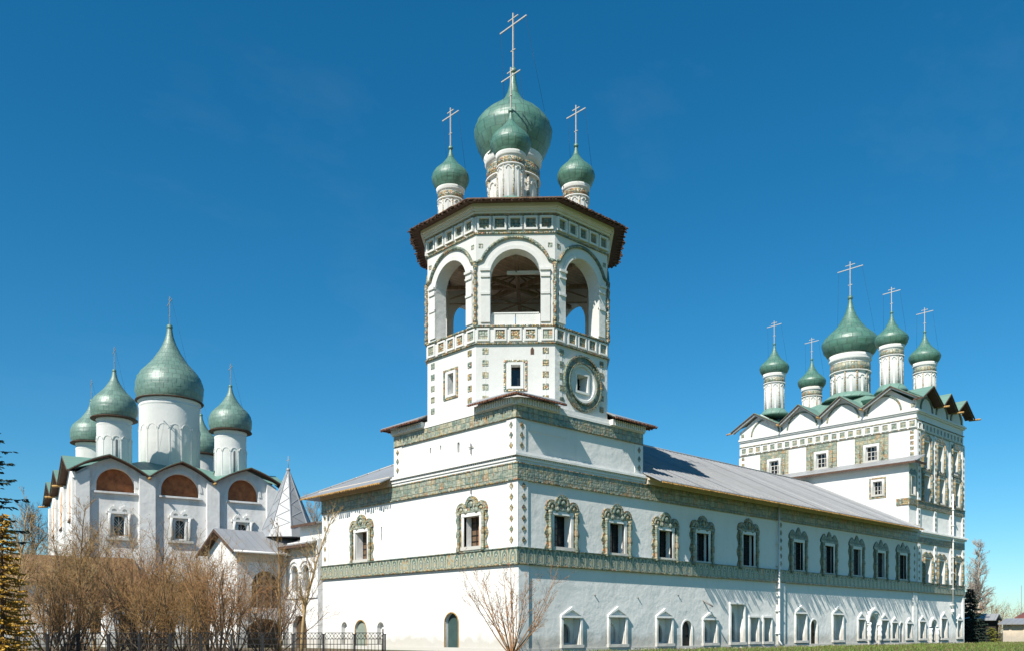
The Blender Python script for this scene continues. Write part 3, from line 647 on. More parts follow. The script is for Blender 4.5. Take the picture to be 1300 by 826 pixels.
for k, T in enumerate(FACES):
    hl = []
    if k in (0, 1): hl = [(-.22,.26,13.62,14.72,0,.5)]
    if k == 2: hl = [(-.42,.42,13.7,14.55,0,.6)]
    ow.wall(-hh,hh,12.4,16.7,hl,T=T)
    d = .70; ih = (OR_-d)*math.tan(R(22.5))
    ow.wall(-hh,hh,16.7,22.9,[(-1.30,1.30,16.72,20.62,1,d)],T=T,back=(hh-ih,d))
    # piers: bases, imposts and caps proud of the wall
    for sg in (-1, 1):
        x0, x1 = sorted((sg*1.30, sg*1.78))
        ow.box(x0,x1,-.07,.01,16.9,19.18,0,T)
        ow.box(x0-.0,x1+.0,-.14,.01,19.18,19.28,0,T); ow.box(x0,x1,-.10,.01,19.28,19.5,0,T); ow.box(x0-.02,x1+.02,-.18,.01,19.5,19.62,0,T); ow.box(x0,x1,-.12,.01,18.3,18.42,0,T)
    ring_arch(ow,0,19.32,1.31,1.52,-.06,.01,0,178,2,T=T)
    # wavy tiled moulding following the arches
    pts = [(-hh,-.06,19.95)]+[(-hh+.10,-.06,20.0),(-1.80,-.06,20.05)]+[(x,-.06,z) for x, z in arcpts(0,19.38,1.86,1.86,158,22,20)]+[(1.80,-.06,20.05),(hh-.1,-.06,20.0),(hh,-.06,19.95)]
    at.tube(pts, .085, 6, 0, True, T)
    # friezes of framed tiles
    tf = MB()
    def framed(x, z, s, m, d=.07, f=.09):
        tf.box(x-s,x+s,-.005-d*.2,.01,z-s,z+s,m,T)
        tf.box(x-s-f,x-s,-d,.01,z-s-f,z+s+f,0,T); tf.box(x+s,x+s+f,-d,.01,z-s-f,z+s+f,0,T); tf.box(x-s,x+s,-d,.01,z+s,z+s+f,0,T); tf.box(x-s,x+s,-d,.01,z-s-f,z-s,0,T)
    for x in (-1.66,-.78,0,.78,1.66): framed(x,16.28,.24,1 if abs(x) > 1 else 3)
    tf.box(-hh,hh,-.10,.01,16.66,16.74,2,T); tf.box(-hh-.05,hh+.05,-.13,.01,15.80,15.86,2,T)
    tf.build('tile_frieze', ['trim','mosaic','mosaic_gold','mosaic_gold','mosaic_dark'], tw); tf = MB()
    for j in range(5): framed(-1.6+.8*j,21.93,.25,4,.16,.10)
    tf.box(-hh-.02,hh+.02,-.09,.01,21.42,21.49,2,T); tf.box(-hh-.04,hh+.04,-.10,.01,22.34,22.42,2,T)
    ow.box(-hh-.06,hh+.06,-.16,.01,22.42,22.52,0,T); ow.box(-hh-.10,hh+.10,-.26,.01,22.52,22.66,0,T); ow.box(-hh-.14,hh+.14,-.36,.01,22.66,22.9,0,T)
    for sg in (-1, 1):
        tile_col(T,sg*1.55,13.0,15.45,5,.15,'mosaic' if sg < 0 else 'mosaic_gold',-.03,tw); q_ = MB(); q_.box(sg*1.78-.11,sg*1.78+.11,-.02,.01,20.72,20.94,0,T); q_.build('spandrel_tile', 'mosaic', tw)
        x0, x1 = sorted((sg*1.22,sg*1.86)); ow.box(x0,x1,-.05,.01,12.4,15.78,0,T) if False else None
    tf.build('tile_frieze', ['trim','mosaic','mosaic_gold','mosaic_gold','mosaic_dark'], tw)
    # corner columns
    colm = MB()
    rr = [.11,.11,.075,.10,.075,.13,.075,.10,.075,.10,.075,.13,.075,.10,.075,.11,.12]
    colm.lathe([(q,16.85+3.05*i/16) for i, q in enumerate(rr)], (hh,-.06), 8, 0, True, T)
    colm.lathe([(.02,16.62),(.10,16.72),(.12,16.85)], (hh,-.06), 8, 1, True, T)
    colm.build('corner_column', ['mosaic_gold','mosaic_gold'], tw)
ow.build('octagon_wall', 'plaster', tw); at.build('arch_moulding', 'mosaic_dark', tw)
for k in (0, 1):
    T = FACES[k]
    p = MB(); p.box(-.3,.3,.42,.46,13.5,14.8); o = p.build('window', 'dark', tw, T)
    f = MB(); f.box(-.40,-.22,-.06,.01,13.5,14.86); f.box(.26,.42,-.06,.01,13.5,14.86); f.box(-.22,.26,-.06,.01,14.72,14.86); f.box(-.22,.26,-.06,.01,13.5,13.62)
    f.box(-.60,-.50,-.05,.01,13.38,14.98,1); f.box(.50,.60,-.05,.01,13.38,14.98,1); f.box(-.5,.5,-.05,.01,14.88,14.98,1); f.box(-.5,.5,-.05,.01,13.38,13.47,1)
    f.build('frame', ['trim','mosaic_gold'], o, T)
T = FACES[2]
p = MB(); p.box(-.5,.5,.55,.58,13.6,14.65); p.box(-.03,.03,.5,.549,13.7,14.55,1); p.box(-.42,.42,.5,.548,14.1,14.16,1)
o = p.build('window', ['dark','iron'], tw, T)
f = MB(); f.box(-.54,-.42,-.06,.01,13.58,14.67); f.box(.42,.54,-.06,.01,13.58,14.67); f.box(-.42,.42,-.06,.01,14.55,14.67); f.box(-.42,.42,-.06,.01,13.58,13.7)
ring_arch(f,0,14.1,.90,1.02,-.10,.01,0,360,0,40); f.build('frame', 'trim', o, T)
f = MB(); ring_arch(f,0,14.1,1.04,1.42,-.10,.01,0,360,0,44); ring_arch(f,0,14.1,1.02,1.10,-.17,.01,1,360,0,44); ring_arch(f,0,14.1,1.36,1.46,-.17,.01,1,360,0,44)
f.build('tile_ring', ['mosaic_dark','mosaic_dark'], o, T)
sl = MB(); sl.prism([(.78,15.25),(.96,15.25),(.96,15.5),(.9,15.62),(.84,15.62),(.78,15.5)], -.012, .02, 0, FACES[1]); sl.build('vent_hole', 'wood_dark', tw)
# belfry inside: floor, beams, ceiling, boarded parapet
fl = MB(); fl.lathe([(OR_-.5,16.55),(OR_-.5,16.7)], OC, 8, 0, False, None, R(22.5)); fl.build('belfry_floor', 'wood_dark', tw)
be = MB()
be.lathe([(OR_-.6,21.3),(OR_-.6,21.36)], OC, 8, 3, False, None, R(22.5))
for a in range(0, 180, 45):
    T = TR(OC[0],OC[1],0,R(a))
    be.box(-4.3,4.3,-.11,.11,20.35+a*.0006,20.55+a*.0006,0,T); be.box(-3.9,3.9,-.035,.035,19.5+a*.0007,19.57+a*.0007,1,T)
be.box(-.5,1.35,1.5,1.65,19.95,20.12,2,FACES[1])
for a in range(0, 360, 45):
    T = TR(OC[0],OC[1],0,R(a)); be.tube([(0,0,21.25),(3.9,0,19.9)], .045, 5, 1, False, T)
be.build('belfry_beam', ['wood_beam','wood_beam','trim','ceiling'], tw)
pa = MB(); T = FACES[1]; pa.box(-1.28,-.02,.25,.31,16.74,17.42,0,T); pa.box(.02,1.28,.25,.31,16.74,17.42,0,T); pa.box(-1.21,1.21,.22,.34,17.42,17.48,0,T); pa.build('parapet_board', 'trim', tw)
bl = MB()
bl.lathe([(.02,.0),(.55,.0),(.5,.12),(.36,.5),(.30,.8),(.2,.95),(.05,1.0)], n=20)
T = TR(OC[0]+.9,OC[1]+1.2,18.0); bl.build('bell', 'anchor', tw, T)
# octagonal roof with ragged boards
RR = 5.80; cx, cy = OC
def octp(r, z): return [(cx+r/math.cos(R(22.5))*math.cos(R(22.5+45*k)), cy+r/math.cos(R(22.5))*math.sin(R(22.5+45*k)), z) for k in range(8)]
m = MB(); E_ = octp(RR,22.88); I_ = octp(1.2,24.35); W_ = octp(OR_+.2,22.93)
for k in range(8):
    k2 = (k+1)%8
    m.slab([E_[k],E_[k2],I_[k2],I_[k]], .05, 0)
    U = octp(RR-.03,22.80); m.slab([U[k2],U[k],W_[k],W_[k2]], .05, 1)
    n_ = Vector(((E_[k][0]+E_[k2][0])/2-cx,(E_[k][1]+E_[k2][1])/2-cy,0)).normalized()
    p = Vector(E_[k])-Vector((0,0,.05)); q = Vector(E_[k2])-Vector((0,0,.05))
    teeth(m,p,q,n_,.32,.17,.125,(.04,.22),.05,1); teeth(m,p+Vector((0,0,-.06)),q+Vector((0,0,-.06)),n_,.32,.34,.07,(.0,.06),.07,1)
m.build('roof', ['brown_roof','wood_dark'], tw)
DC = (4.70, 5.35)
tile_drum(tw, DC, 1.52, 23.3, 27.75, False, 10)
onion(tw, DC, 2.21, 29.2, 32.8, 36.1, ONION, L=2.2)
for sx, sy in ((-1,-1),(1,-1),(-1,1),(1,1)):
    p = (DC[0]+2.52*sx, DC[1]+2.52*sy)
    dzz = 0.0
    tile_drum(tw, p, .74, 23.3, 26.1, True, 8)
    onion(tw, p, 1.07, 26.74, 28.5, 30.8, ONION_S, L=1.45)

# ================================================================== RIGHT-HAND CHURCH
ch = thing('church', 'tall white church with scalloped gables, tiled panels and five slim green domes', 'church', TR(50.5,8.5))
CA0, CA1, CB = 45.6, 55.5, 17.0
TS = TR(0,0); TWc = TR(CA0,0,0,R(-90)); TEc = TR(CA1,0,0,R(90))
t = MB()
UW = [(47.45,14.85,1.15,2.25),(50.3,14.9,1.15,2.2),(53.5,15.1,1.1,2.0)]
MW = [(47.5,12.1,1.15,2.15),(50.6,12.2,1.15,2.1),(54.0,12.25,1.05,2.1)]
LW = [(47.7,5.2,1.2,2.0),(50.55,5.2,1.2,2.0),(54.2,5.2,1.1,2.05)]
hol = [(x-w_/2,x+w_/2,z,z+h,0,.85) for x, z, w_, h in UW+MW+LW]
CN = [(46.65,.44,1.32,1.45,.55),(51.1,.44,1.4,1.75,.6),(54.5,.52,1.15,1.55,.55)]
hol += [(x-wd/2+.15,x+wd/2-.15,z+.05,z+h,0,.45) for x, z, wd, h, p in CN]
hol.append((48.87-.5,48.87+.5,.02,1.95,1,.4))
t.wall(CA0,CA1,0,19.5,hol)
WW = [(-3.85,15.73,1.0,1.2),(-8.48,15.75,1.0,1.25),(-13.25,15.75,1.0,1.25)]
t.wall(-CB,0,9.0,19.5,[(x-w_/2,x+w_/2,z+.1,z+.1+h,0,.4) for x, z, w_, h in WW], T=TWc)
t.add([(CA1,0,0),(CA1,CB,0),(CA1,CB,19.5),(CA1,0,19.5),(CA0,CB,9),(CA0,CB,19.5),(CA0,0,0),(CA0,0,9)], [(0,1,2,3),(1,4,5,2)])
def gabled(mb, xs, x0, x1, zb, zv, za, T, mat=0):           # row of gables above a wall head
    def top(x):
        for a, b, in zip(xs[:-1], xs[1:]):
            if a <= x <= b:
                q = abs((x-(a+b)/2)/((b-a)/2)); return zv+(za-zv)*(1-q)
        return zv
    P = sorted(set([x0,x1]+list(xs)+[(a+b)/2 for a, b in zip(xs[:-1],xs[1:])]))
    mb.ribbon(P, lambda x: zb, top, 0, mat, T)
GW = [-17.0,-12.5,-8.45,-4.45,0.0]; GS = [45.6,49.1,52.2,55.5]
GW = [-16.9,-12.45,-8.45,-4.45,-.35]; 
gabled(t,GW,-CB,0,19.5,20.35,21.72,TWc); gabled(t,GS,CA0,CA1,19.5,20.3,21.5,TS)
# string mouldings
for z0, z1, p in ((19.3,19.42,.12),(19.42,19.56,.22),(19.56,19.66,.12)):
    t.box(CA0-.01,CA1+p,-p,.01,z0,z1,0,TS); t.box(-CB,p,-p,.01,z0+.001,z1-.001,0,TWc)
for z0, z1, p in ((9.0,9.2,.1),(9.2,9.36,.22),(9.36,9.5,.32)): t.box(CA0+.4,CA1+p,-p,.01,z0,z1,0,TS)
for x0, x1 in ((45.6,46.1),(48.95,49.35),(52.3,52.85),(55.0,55.55)):
    for z0, z1 in ((5.19,8.4),(9.5,11.35),(12.05,17.8)): t.box(x0,x1,-.12,.01,z0,z1,0,TS)
t.box(-.75,.12,-.12,.01,15.7,17.8,0,TWc); t.box(-CB,-CB+.7,-.1,.01,14,17.8,0,TWc)
t.box(CA0,CA1,-.1,.01,0,.2,0,TS); t.box(55.1,55.5,-.10,.01,.2,4.3,0,TS)
t.build('wall', 'plaster', ch)
bt = MB()
bt.box(CA0,CA1+.1,-.11,.01,4.40,5.14,0); bt.box(CA0,CA1+.12,-.15,.01,4.33,4.398,1); bt.box(CA0,CA1+.12,-.17,.01,5.14,5.19,1)
bt.build('belt_of_tiles', ['scallop','mosaic_gold'], ch)
bt = MB(); bt.box(CA0,CA1+.1,-.10,.01,8.45,8.98,0); bt.box(CA0,CA1+.1,-.12,.01,11.42,11.95,0); bt.box(CA0,CA1+.1,-.18,.01,11.95,12.0,1); bt.build('frieze_of_tiles', ['mosaic_gold','mosaic_gold'], ch)
fz = MB()
def framed2(mb, x, z, s, T, f=.07):
    mb.box(x-s,x+s,-.015,.01,z-s,z+s,1,T)
    mb.box(x-s-f,x-s,-.07,.01,z-s-f,z+s+f,0,T); mb.box(x+s,x+s+f,-.07,.01,z-s-f,z+s+f,0,T); mb.box(x-s,x+s,-.07,.01,z+s,z+s+f,0,T); mb.box(x-s,x+s,-.07,.01,z-s-f,z-s,0,T)
for k in range(22): framed2(fz,-16.5+k*.77,18.43,.24,TWc)
for k in range(13): framed2(fz,46.15+k*.73,18.3,.22,TS)
fz.box(-CB,.09,-.09,.01,18.82,18.87,2,TWc); fz.box(-CB,.08,-.08,.01,17.98,18.04,2,TWc); fz.box(CA0,CA1+.08,-.09,.01,18.7,18.75,2,TS); fz.box(CA0,CA1+.08,-.09,.01,17.85,17.9,2,TS)
tile_col(TWc,-.32,15.9,17.7,5,.15,'mosaic_gold',-.14,ch); tile_col(TWc,-16.55,15.9,17.7,4,.15,'mosaic_gold',-.12,ch)
for x in (45.85,49.15,52.6,55.28):
    for z0, z1, n in ((5.5,8.1,6),(9.8,11.1,4),(12.4,17.5,11)): tile_col(TS,x,z0,z1,n,.11,'mosaic_gold',-.135,ch)
for x in (-.3,-CB+.35): q = MB(); q.box(x-.16,x+.16,-.03,.0,19.79,20.11,0,TWc); q.build('corner_tile', 'mosaic', ch)
fz.build('tile_frieze', ['trim','mosaic','mosaic_gold'], ch)
for x, z, w_, h in WW:
    pn = MB(); pn.wall(x-1.5,x+1.5,15.3,17.97,[(x-.62,x+.62,z,z+1.45,0,.05)],-.03,0,TWc)
    for sg in (-1,1): pn.lathe([(.1,z-.1),(.07,z+.3),(.13,z+.7),(.07,z+1.1),(.1,z+1.5)], (x+sg*.98,-.05), 8, 1, True, TWc)
    pn.build('tile_panel', ['mosaic','mosaic_gold'], ch)
def grille(parent, T, w_, h, dep, fw=.14, pane='dark', nx=3, nz=3):
    p = MB(); p.box(-w_/2,w_/2,dep-.04,dep,0,h,0)
    for k in range(nx+1): x = -w_/2+w_*k/nx; p.box(x-.025,x+.025,dep-.09,dep-.042,0,h,1)
    for k in range(nz+1): z = h*k/nz; p.box(-w_/2,w_/2,dep-.088,dep-.044,z-.02,z+.02,1)
    o = p.build('window', [pane,'trim'], parent, T)
    f = MB(); q = w_/2; f.box(-q-fw,-q,-.09,.01,-fw,h+fw); f.box(q,q+fw,-.09,.01,-fw,h+fw); f.box(-q,q,-.09,.01,h,h+fw); f.box(-q-fw*.3,q+fw*.3,-.12,.01,-fw,-.0)
    f.build('frame', 'trim', o, T); return o
for x, z, w_, h in WW: grille(ch, TWc @ Matrix.Translation((x,0,z+.1)), w_, h, .38, .2)
for lst, mt in ((UW,'mosaic_gold'),(MW,'mosaic_gold'),(LW,'mosaic_gold')):
    for x, z, w_, h in lst:
        T = TR(x,0,z); o = grille(ch, T, w_, h, .84, .12)
        s = MB(); q = w_/2+.13
        s.box(-q-.24,-q,-.10,.01,-.15,h+.14); s.box(q,q+.24,-.10,.01,-.15,h+.14)
        s.prism([(-q-.3,h+.14),(q+.3,h+.14),(q+.3,h+.32),(q*.55,h+.62),(0,h+.46),(-q*.55,h+.62),(-q-.3,h+.32)], -.12, .01)
        s.box(-q-.25,q+.25,-.14,.01,-.30,-.14)
        for sg in (-1,1): s.lathe([(.1,-.14),(.07,h*.2),(.12,h*.5),(.07,h*.8),(.1,h+.14)], (sg*(q+.12),-.14), 8)
        s.build('tile_surround', mt, o, T)
for x, z, wd, h, ped in CN: niche_window(ch, TR(x,0,z), wd, h, ped, 'grey_glass', (.5,.7))
o_ = arch_door(ch, 'door', TR(48.87,0,.02), 1.0, 1.93, 'grey_glass', .36); q = MB()
for sg in (-1,1): q.lathe([((.11 if k%3 else .16), .02+k*.145) for k in range(10)], (sg*.68,-.12), 10)
ring_arch(q,0,1.45,.62,.80,-.16,.01); q.build('portal_surround', 'trim', o_, TR(48.87,0,.02))
ba = MB()
for c_ in (-2.75,-6.45,-10.4,-14.2): ba = MB(); ring_arch(ba,c_,19.68,1.40,1.54,-.07,.01,0,180,0,20,TWc); ba.build('blind_arch', 'mosaic_dark', ch)
for c_ in (47.5,50.65,53.8): ba = MB(); ring_arch(ba,c_,19.62,1.12,1.28,-.10,.01,0,180,0,20,TS); ba.build('blind_arch', 'mosaic_dark', ch)
sq = MB()
for x in (-4.45,-8.45,-12.45): sq.box(x-.09,x+.09,-.04,.01,19.8,20.15,0,TWc)
sq.build('arch_tile', 'mosaic_dark', ch)
dp = MB(); dp.tube([(52.58,-.24,13.2),(52.58,-.24,3.0)], .065, 8); dp.box(52.44,52.72,-.36,-.1,2.8,3.05)
for k in range(7): dp.box(52.46,52.70,-.38,-.02,3.4+k*1.4,3.45+k*1.4)
dp.build('downpipe', 'pipe', ch)
def gable_roof(mb, xs, zv, za, T, inner, over=.7, t=.09, curve=0, m=0, e=1, w=None, sof=None):
    # end slopes stop on the corner diagonal, where they meet the slope of the neighbouring facade
    for gi, (a, b) in enumerate(zip(xs[:-1], xs[1:])):
        mid = (a+b)/2; N = 1 if not curve else 5; hw = (b-a)/2
        for sg, xe in ((-1,a),(1,b)):
            prev = None; cut = (gi == 0 and sg < 0) or (gi == len(xs)-2 and sg > 0)
            for k in range(N+1):
                q = 1-k/N; z = zv+(za-zv)*(1-q) + (curve*math.sin(math.pi*q)*(za-zv) if curve else 0)
                p = (mid+(xe-mid)*q, z, (-over+hw*(1-q)+.02) if cut else inner)
                if prev:
                    pts = [(prev[0],-over,prev[1]),(p[0],-over,p[1]),(p[0],p[2],p[1]),(prev[0],prev[2],prev[1])]
                    mb.slab(pts, t, m, T)
                    pts = [(prev[0],-over-.04,prev[1]-.05),(p[0],-over-.04,p[1]-.05),(p[0],-over+.06,p[1]-.05),(prev[0],-over+.06,prev[1]-.05)]
                    mb.slab(pts, .085, e, T)
                    if w is not None:
                        pts = [(prev[0],-over+.10,prev[1]-.14),(p[0],-over+.10,p[1]-.14),(p[0],-over+.18,p[1]-.14),(prev[0],-over+.18,prev[1]-.14)]; mb.slab(pts, .13, w, T)
                    pts = [(prev[0],-over+.12,prev[1]-.10),(p[0],-over+.12,p[1]-.10),(p[0],.0,p[1]-.10),(prev[0],.0,prev[1]-.10)]
                    mb.slab(pts, .05, e if sof is None else sof, T)
                prev = p
gr = MB()
gr2 = MB()
GWr = [-17.6]+GW[1:4]+[.55]
gable_roof(gr,GWr,20.40,21.83,TWc,5.0,.62,m=0,e=1,w=3,sof=4)
gable_roof(gr,[44.9,49.1,52.2,55.9],20.35,21.62,TS,5.5,.85,m=2,e=1)
gable_roof(gr,[-.55]+[4.45,8.45,12.45]+[17.6],20.40,21.83,TEc,5.0,.75,m=0,e=1)
# central low hip
hp = [(46.6,1.2,20.7),(54.6,1.2,20.7),(54.6,15.8,20.7),(46.6,15.8,20.7)]
for i in range(4): gr.slab([hp[i],hp[(i+1)%4],(50.6,8.5,23.4)], .06, 2 if i%2 == 0 else 0)
groof = gr.build('roof', ['roof_green','wood_dark','roof_green_x','trim','fascia'], ch)
def spout(p, q, r, T, par): g_ = MB(); g_.tube([p,q], r, 8, 0, True, T); g_.build('gutter_spout', 'wood_ochre', par, T if False else I4)
for x in (49.1,52.2,56.05): spout((x,-.3,20.22),(x,-1.3,20.17),.09,None,groof)
for x in (-4.45,-8.45,-12.45): spout((x,-.2,20.22),(x,-.95,20.18),.08,TWc,groof)
spout((-17.6,-.5,20.28),(-18.1,-.6,20.2),.08,TWc,groof)
CC = (50.75, 8.35)
tile_drum(ch, CC, 1.80, 22.8, 26.75, True, 10, 'mosaic'); onion(ch, CC, 2.55, 27.9, 32.3, 35.7, SPIRE, L=2.5)
for x, y in ((47.05,2.75),(54.2,2.9),(47.2,14.2),(54.3,14.2)):
    tile_drum(ch, (x,y), .99, 21.9, 25.65, True, 8, 'mosaic'); onion(ch, (x,y), 1.38, 26.25, 28.6, 30.8, SPIRE, L=1.55)
# low annex with lean-to roof against the church
ax = MB(); a0 = 44.1; TA = TR(a0,0,0,R(-90))
ax.wall(-12,0,9.4,15.15,[(-3.0,-2.2,12.6,13.7,0,.4)],T=TA)
ax.wall(a0,CA0,9.4,15.15,[(44.5,45.2,12.4,13.9,0,.4)])
ax.box(44.1,45.6,-.06,.01,9.4,9.5); ax.box(-.0,.0+.001,-.02,.01,9.5,9.6,0,TA)
ax.build('annex_wall', 'plaster', ch)
o = grille(ch, TA @ Matrix.Translation((-2.6,0,12.6)), .8, 1.1, .38, .16)
s = MB(); T = TA @ Matrix.Translation((-2.6,0,12.6))
s.box(-.72,-.60,-.05,.01,-.32,1.42); s.box(.60,.72,-.05,.01,-.32,1.42); s.box(-.6,.6,-.05,.01,1.3,1.42); s.box(-.6,.6,-.05,.01,-.32,-.2); s.build('tile_surround', 'mosaic_gold', o, T)
T = TR(44.85,0,12.4); o = grille(ch, T, .7, 1.5, .38, .1)
s = MB(); s.prism([(-.6,1.62),(.6,1.62),(.6,1.85),(.3,2.1),(0,1.9),(-.3,2.1),(-.6,1.85)], -.1, .01); s.box(-.6,-.46,-.08,.01,-.1,1.62); s.box(.46,.6,-.08,.01,-.1,1.62); s.build('tile_surround', 'mosaic_dark', o, T)
ab = MB(); ab.box(-1.0,.09,-.08,.01,11.5,12.05,0,TA); ab.box(44.1,45.6,-.09,.01,11.5,12.049,0); ab.build('frieze_of_tiles', 'mosaic_gold', ch)
ar = MB(); ar.slab([(43.55,-.75,14.93),(45.59,-.75,15.72),(45.59,12.5,15.72),(43.55,12.5,14.93)], .07, 0); ar.box(43.5,43.56,-.78,12.5,14.78,14.95,1)
ar.slab([(43.6,-.7,14.84),(44.15,-.7,15.05),(44.15,12.5,15.05),(43.6,12.5,14.84)], .03, 1); ar.box(43.56,45.6,-.8,-.74,14.8,15.0,1)
ar.build('lean_to_roof', ['roof_grey_y','wood_dark'], ch)

# ================================================================== CATHEDRAL ON THE LEFT
CT = TR(-8.69, 37.73, 0, R(-11.44)); CI = CT
ca = thing('cathedral', 'white cathedral with three rust painted lunettes and five pear-shaped green domes', 'cathedral', CT)
GX = [-.1,4.95,9.75,14.9]; W0, D0 = 14.8, 20.5
zv, za = 12.62, 13.95
def ctop(x):
    for a, b in zip(GX[:-1], GX[1:]):
        if a <= x <= b:
            q = abs((x-(a+b)/2)/((b-a)/2)); return zv+(za-zv)*(1-q)+.10*math.sin(math.pi*q)*(za-zv)
    return zv
t = MB(CT)
LUN = [(2.70,1.33),(7.30,1.41),(12.12,1.20)]
CWn = [(2.95,8.2,.72,1.5),(7.3,8.2,.70,1.45),(12.05,8.2,.68,1.45)]
t.wall(0,W0,0,11.45,[(x-w_/2,x+w_/2,z,z+h,.6,.5) for x, z, w_, h in CWn])
xs = sorted(set([0,W0]+[x for x in GX if 0 < x < W0]+[c+r*math.cos(math.pi*k/16) for c, r in LUN for k in range(17)]+[.5*k for k in range(1,30)]))
def lun(x):
    for c, r in LUN:
        if abs(x-c) < r-1e-6: return 11.85+1.35*math.sqrt(max(0,1-((x-c)/r)**2))
    return 11.45
t.ribbon(xs, lun, ctop, 0)
for c, r in LUN:
    A = [(c-r,11.45)]+arcpts(c,11.85,r,1.35,180,0,18)+[(c+r,11.45)]
    for k in range(len(A)-1): t.add([(A[k][0],0,A[k][1]),(A[k+1][0],0,A[k+1][1]),(A[k+1][0],.5,A[k+1][1]),(A[k][0],.5,A[k][1])],[(0,1,2,3)])
    t.add([(c-r,0,11.45),(c+r,0,11.45),(c+r,.5,11.45),(c-r,.5,11.45)],[(0,1,2,3)])
    t.box(c-r-.15,c+r+.15,-.2,.01,11.30,11.44)
    B = arcpts(c,11.85,r+.22,1.35+.25,180,0,18); A = arcpts(c,11.85,r+.02,1.37,180,0,18)
    for k in range(18): t.prism([A[k],A[k+1],B[k+1],B[k]], -.06, .01)
for x0, x1 in ((-.05,.9),(4.3,5.45),(9.25,10.2),(13.95,W0+.05)): t.prism([(x0,0),(x1,0),(x1,ctop(min(x1,W0))-.25),(x0,ctop(max(x0,0))-.25)], -.30, .01)
# side wall with its own gables
SXs = [0.0,6.9,13.7,20.5]
TSd = Matrix.Rotation(R(-90),4,'Z')                        # local x = -y
def stop(x):
    y = -x
    for a, b in zip(SXs[:-1], SXs[1:]):
        if a <= y <= b: q = abs((y-(a+b)/2)/((b-a)/2)); return zv+(za+.25-zv)*(1-q)
    return zv
t.ribbon([-20.5,-17.1,-13.7,-10.3,-6.9,-3.45,0], lambda x: 0, stop, 0, 0, CT @ TSd)
for y in (0.6,6.9,13.7,19.9): t.box(-y-.5,-y+.5,-.22,.01,0,12.3,0,CT @ TSd)
t.add([(W0,0,0),(W0,D0,0),(W0,D0,zv),(W0,0,zv),(0,D0,0),(0,D0,zv)],[(0,1,2,3),(1,4,5,2)])
t.build('wall', 'old_plaster', ca)
mu = MB(CT)
for c, r in LUN: mu = MB(CT); mu.add([(c-r,.42,11.45),(c+r,.42,11.45)]+[(x,.42,z) for x, z in arcpts(c,11.85,r,1.35,0,180,18)],[tuple(range(21))]); mu.build('lunette_mural', 'mural', ca)
pe = MB(CT @ TSd)
for a, b in zip(SXs[:-1], SXs[1:]):
    m_ = -(a+b)/2; pe.prism([(m_-.9,9.6),(m_+1.1,9.6)]+arcpts(m_+.1,11.6,1.0,1.0,0,180,12), -.03, .01, 0); pe.box(m_-1.1,m_+1.3,-.12,.01,9.42,9.58,1)
pe.build('side_arch', ['bare_orange','wood_dark'], ca)
for x, z, w_, h in CWn:
    T = CT @ TR(x,0,z); p = MB(); p.box(-w_/2-.05,w_/2+.05,.42,.46,-.05,h+.05,0)
    for k in range(-6, 10):
        for sg in (-1, 1):
            x0, z0 = -w_/2, k*.24; x1, z1 = w_/2, k*.24+sg*w_*1.2
            za_, zb_ = min(z0,z1), max(z0,z1)
            if za_ > 0 and zb_ < h: p.tube([(x0,.40,z0),(x1,.40,z1)], .016, 4, 1, False)
    p.box(-.02,.02,.38,.40,0,h,1); o = p.build('window', ['dark','trim'], ca, T)
    f = MB(); q = w_/2
    f.box(-q-.16,-q-.02,-.10,.01,-.1,h+.1); f.box(q+.02,q+.16,-.10,.01,-.1,h+.1); f.box(-q-.6,q+.6,-.24,.01,-.34,-.14); f.box(-q-.55,q+.55,-.2,.01,h+.12,h+.3)
    for sg in (-1,1): f.lathe([(.12,-.14),(.09,.2),(.13,h*.5),(.09,h*.8),(.13,h+.12)], (sg*(q+.32),-.14), 10)
    for sg in (-1,1):
        ring_arch(f, sg*.36, h+.3, .18, .38, -.18, .01); f.prism([(sg*.36-.19,h+.3),(sg*.36+.19,h+.3)]+arcpts(sg*.36,h+.3,.19,.19,0,180,8), -.06, .01)
        f.prism([(sg*.36-.07,h+.64),(sg*.36+.07,h+.64),(sg*.36,h+.80)], -.16, .01)
    f.build('frame', 'trim', o, T)
rf = MB(CT)
gable_roof(rf,[-.55]+GX[1:3]+[15.4],zv+.16,za+.18,CT,5.0,.65,.08,.10,0,1)
gable_roof(rf,[-21.1,-13.7,-6.9,.55],zv+.16,za+.42,CT @ TSd,4.2,.62,.08,0,2,1)
gable_roof(rf,[-.55,6.9,13.7,21.1],zv+.16,za+.3,CT @ TR(W0,0,0,R(90)),4.2,.9,.08,0,2,1)
hp = [(1,1,zv+.5),(13.8,1,zv+.5),(13.8,19.5,zv+.5),(1,19.5,zv+.5)]
for i in range(4): rf.slab([hp[i],hp[(i+1)%4],(7.6,9,15.9)], .06, 0)
ro = rf.build('roof', ['roof_green_x','wood_dark','roof_green'], ca)
for x in GX[1:3]: spout((x,-.2,zv-.02),(x,-1.0,zv-.1),.1,CT,ro)
for y in (6.9,13.7,20.9): spout((-.2,y,zv-.02),(-1.0,y,zv-.1),.09,CT,ro)
def cath_dome(x, y, r, rd, z0, zd, zw, zb, zt, n, L):
    arcade_drum(ca, CT, (x,y), rd, z0, zd, n, 4)
    s = MB(CT @ TR(x,y)); s.lathe([(rd*1.3,z0+.25),(rd*1.15,z0+.5),(rd*1.02,z0+.75),(rd*.9,z0+.8)], n=32); s.build('drum_skirt', 'roof_green', ca)
    s = MB(CT @ TR(x,y)); s.lathe([(rd*1.02,zd),(r*1.0,zd+.03),(r*1.0,zd+.09),(rd,zd+.1)], n=32); s.build('dome_rim', 'wood_dark', ca)
    onion(ca, CT @ TR(x,y,zw), r, zw, zb, zt, PEAR, 'dome_pale', 'cross_grey', L, name='onion_dome')
cath_dome(8.05,8.0,2.76,2.42,13.6,20.45,21.55,26.9,29.5,16,1.9)
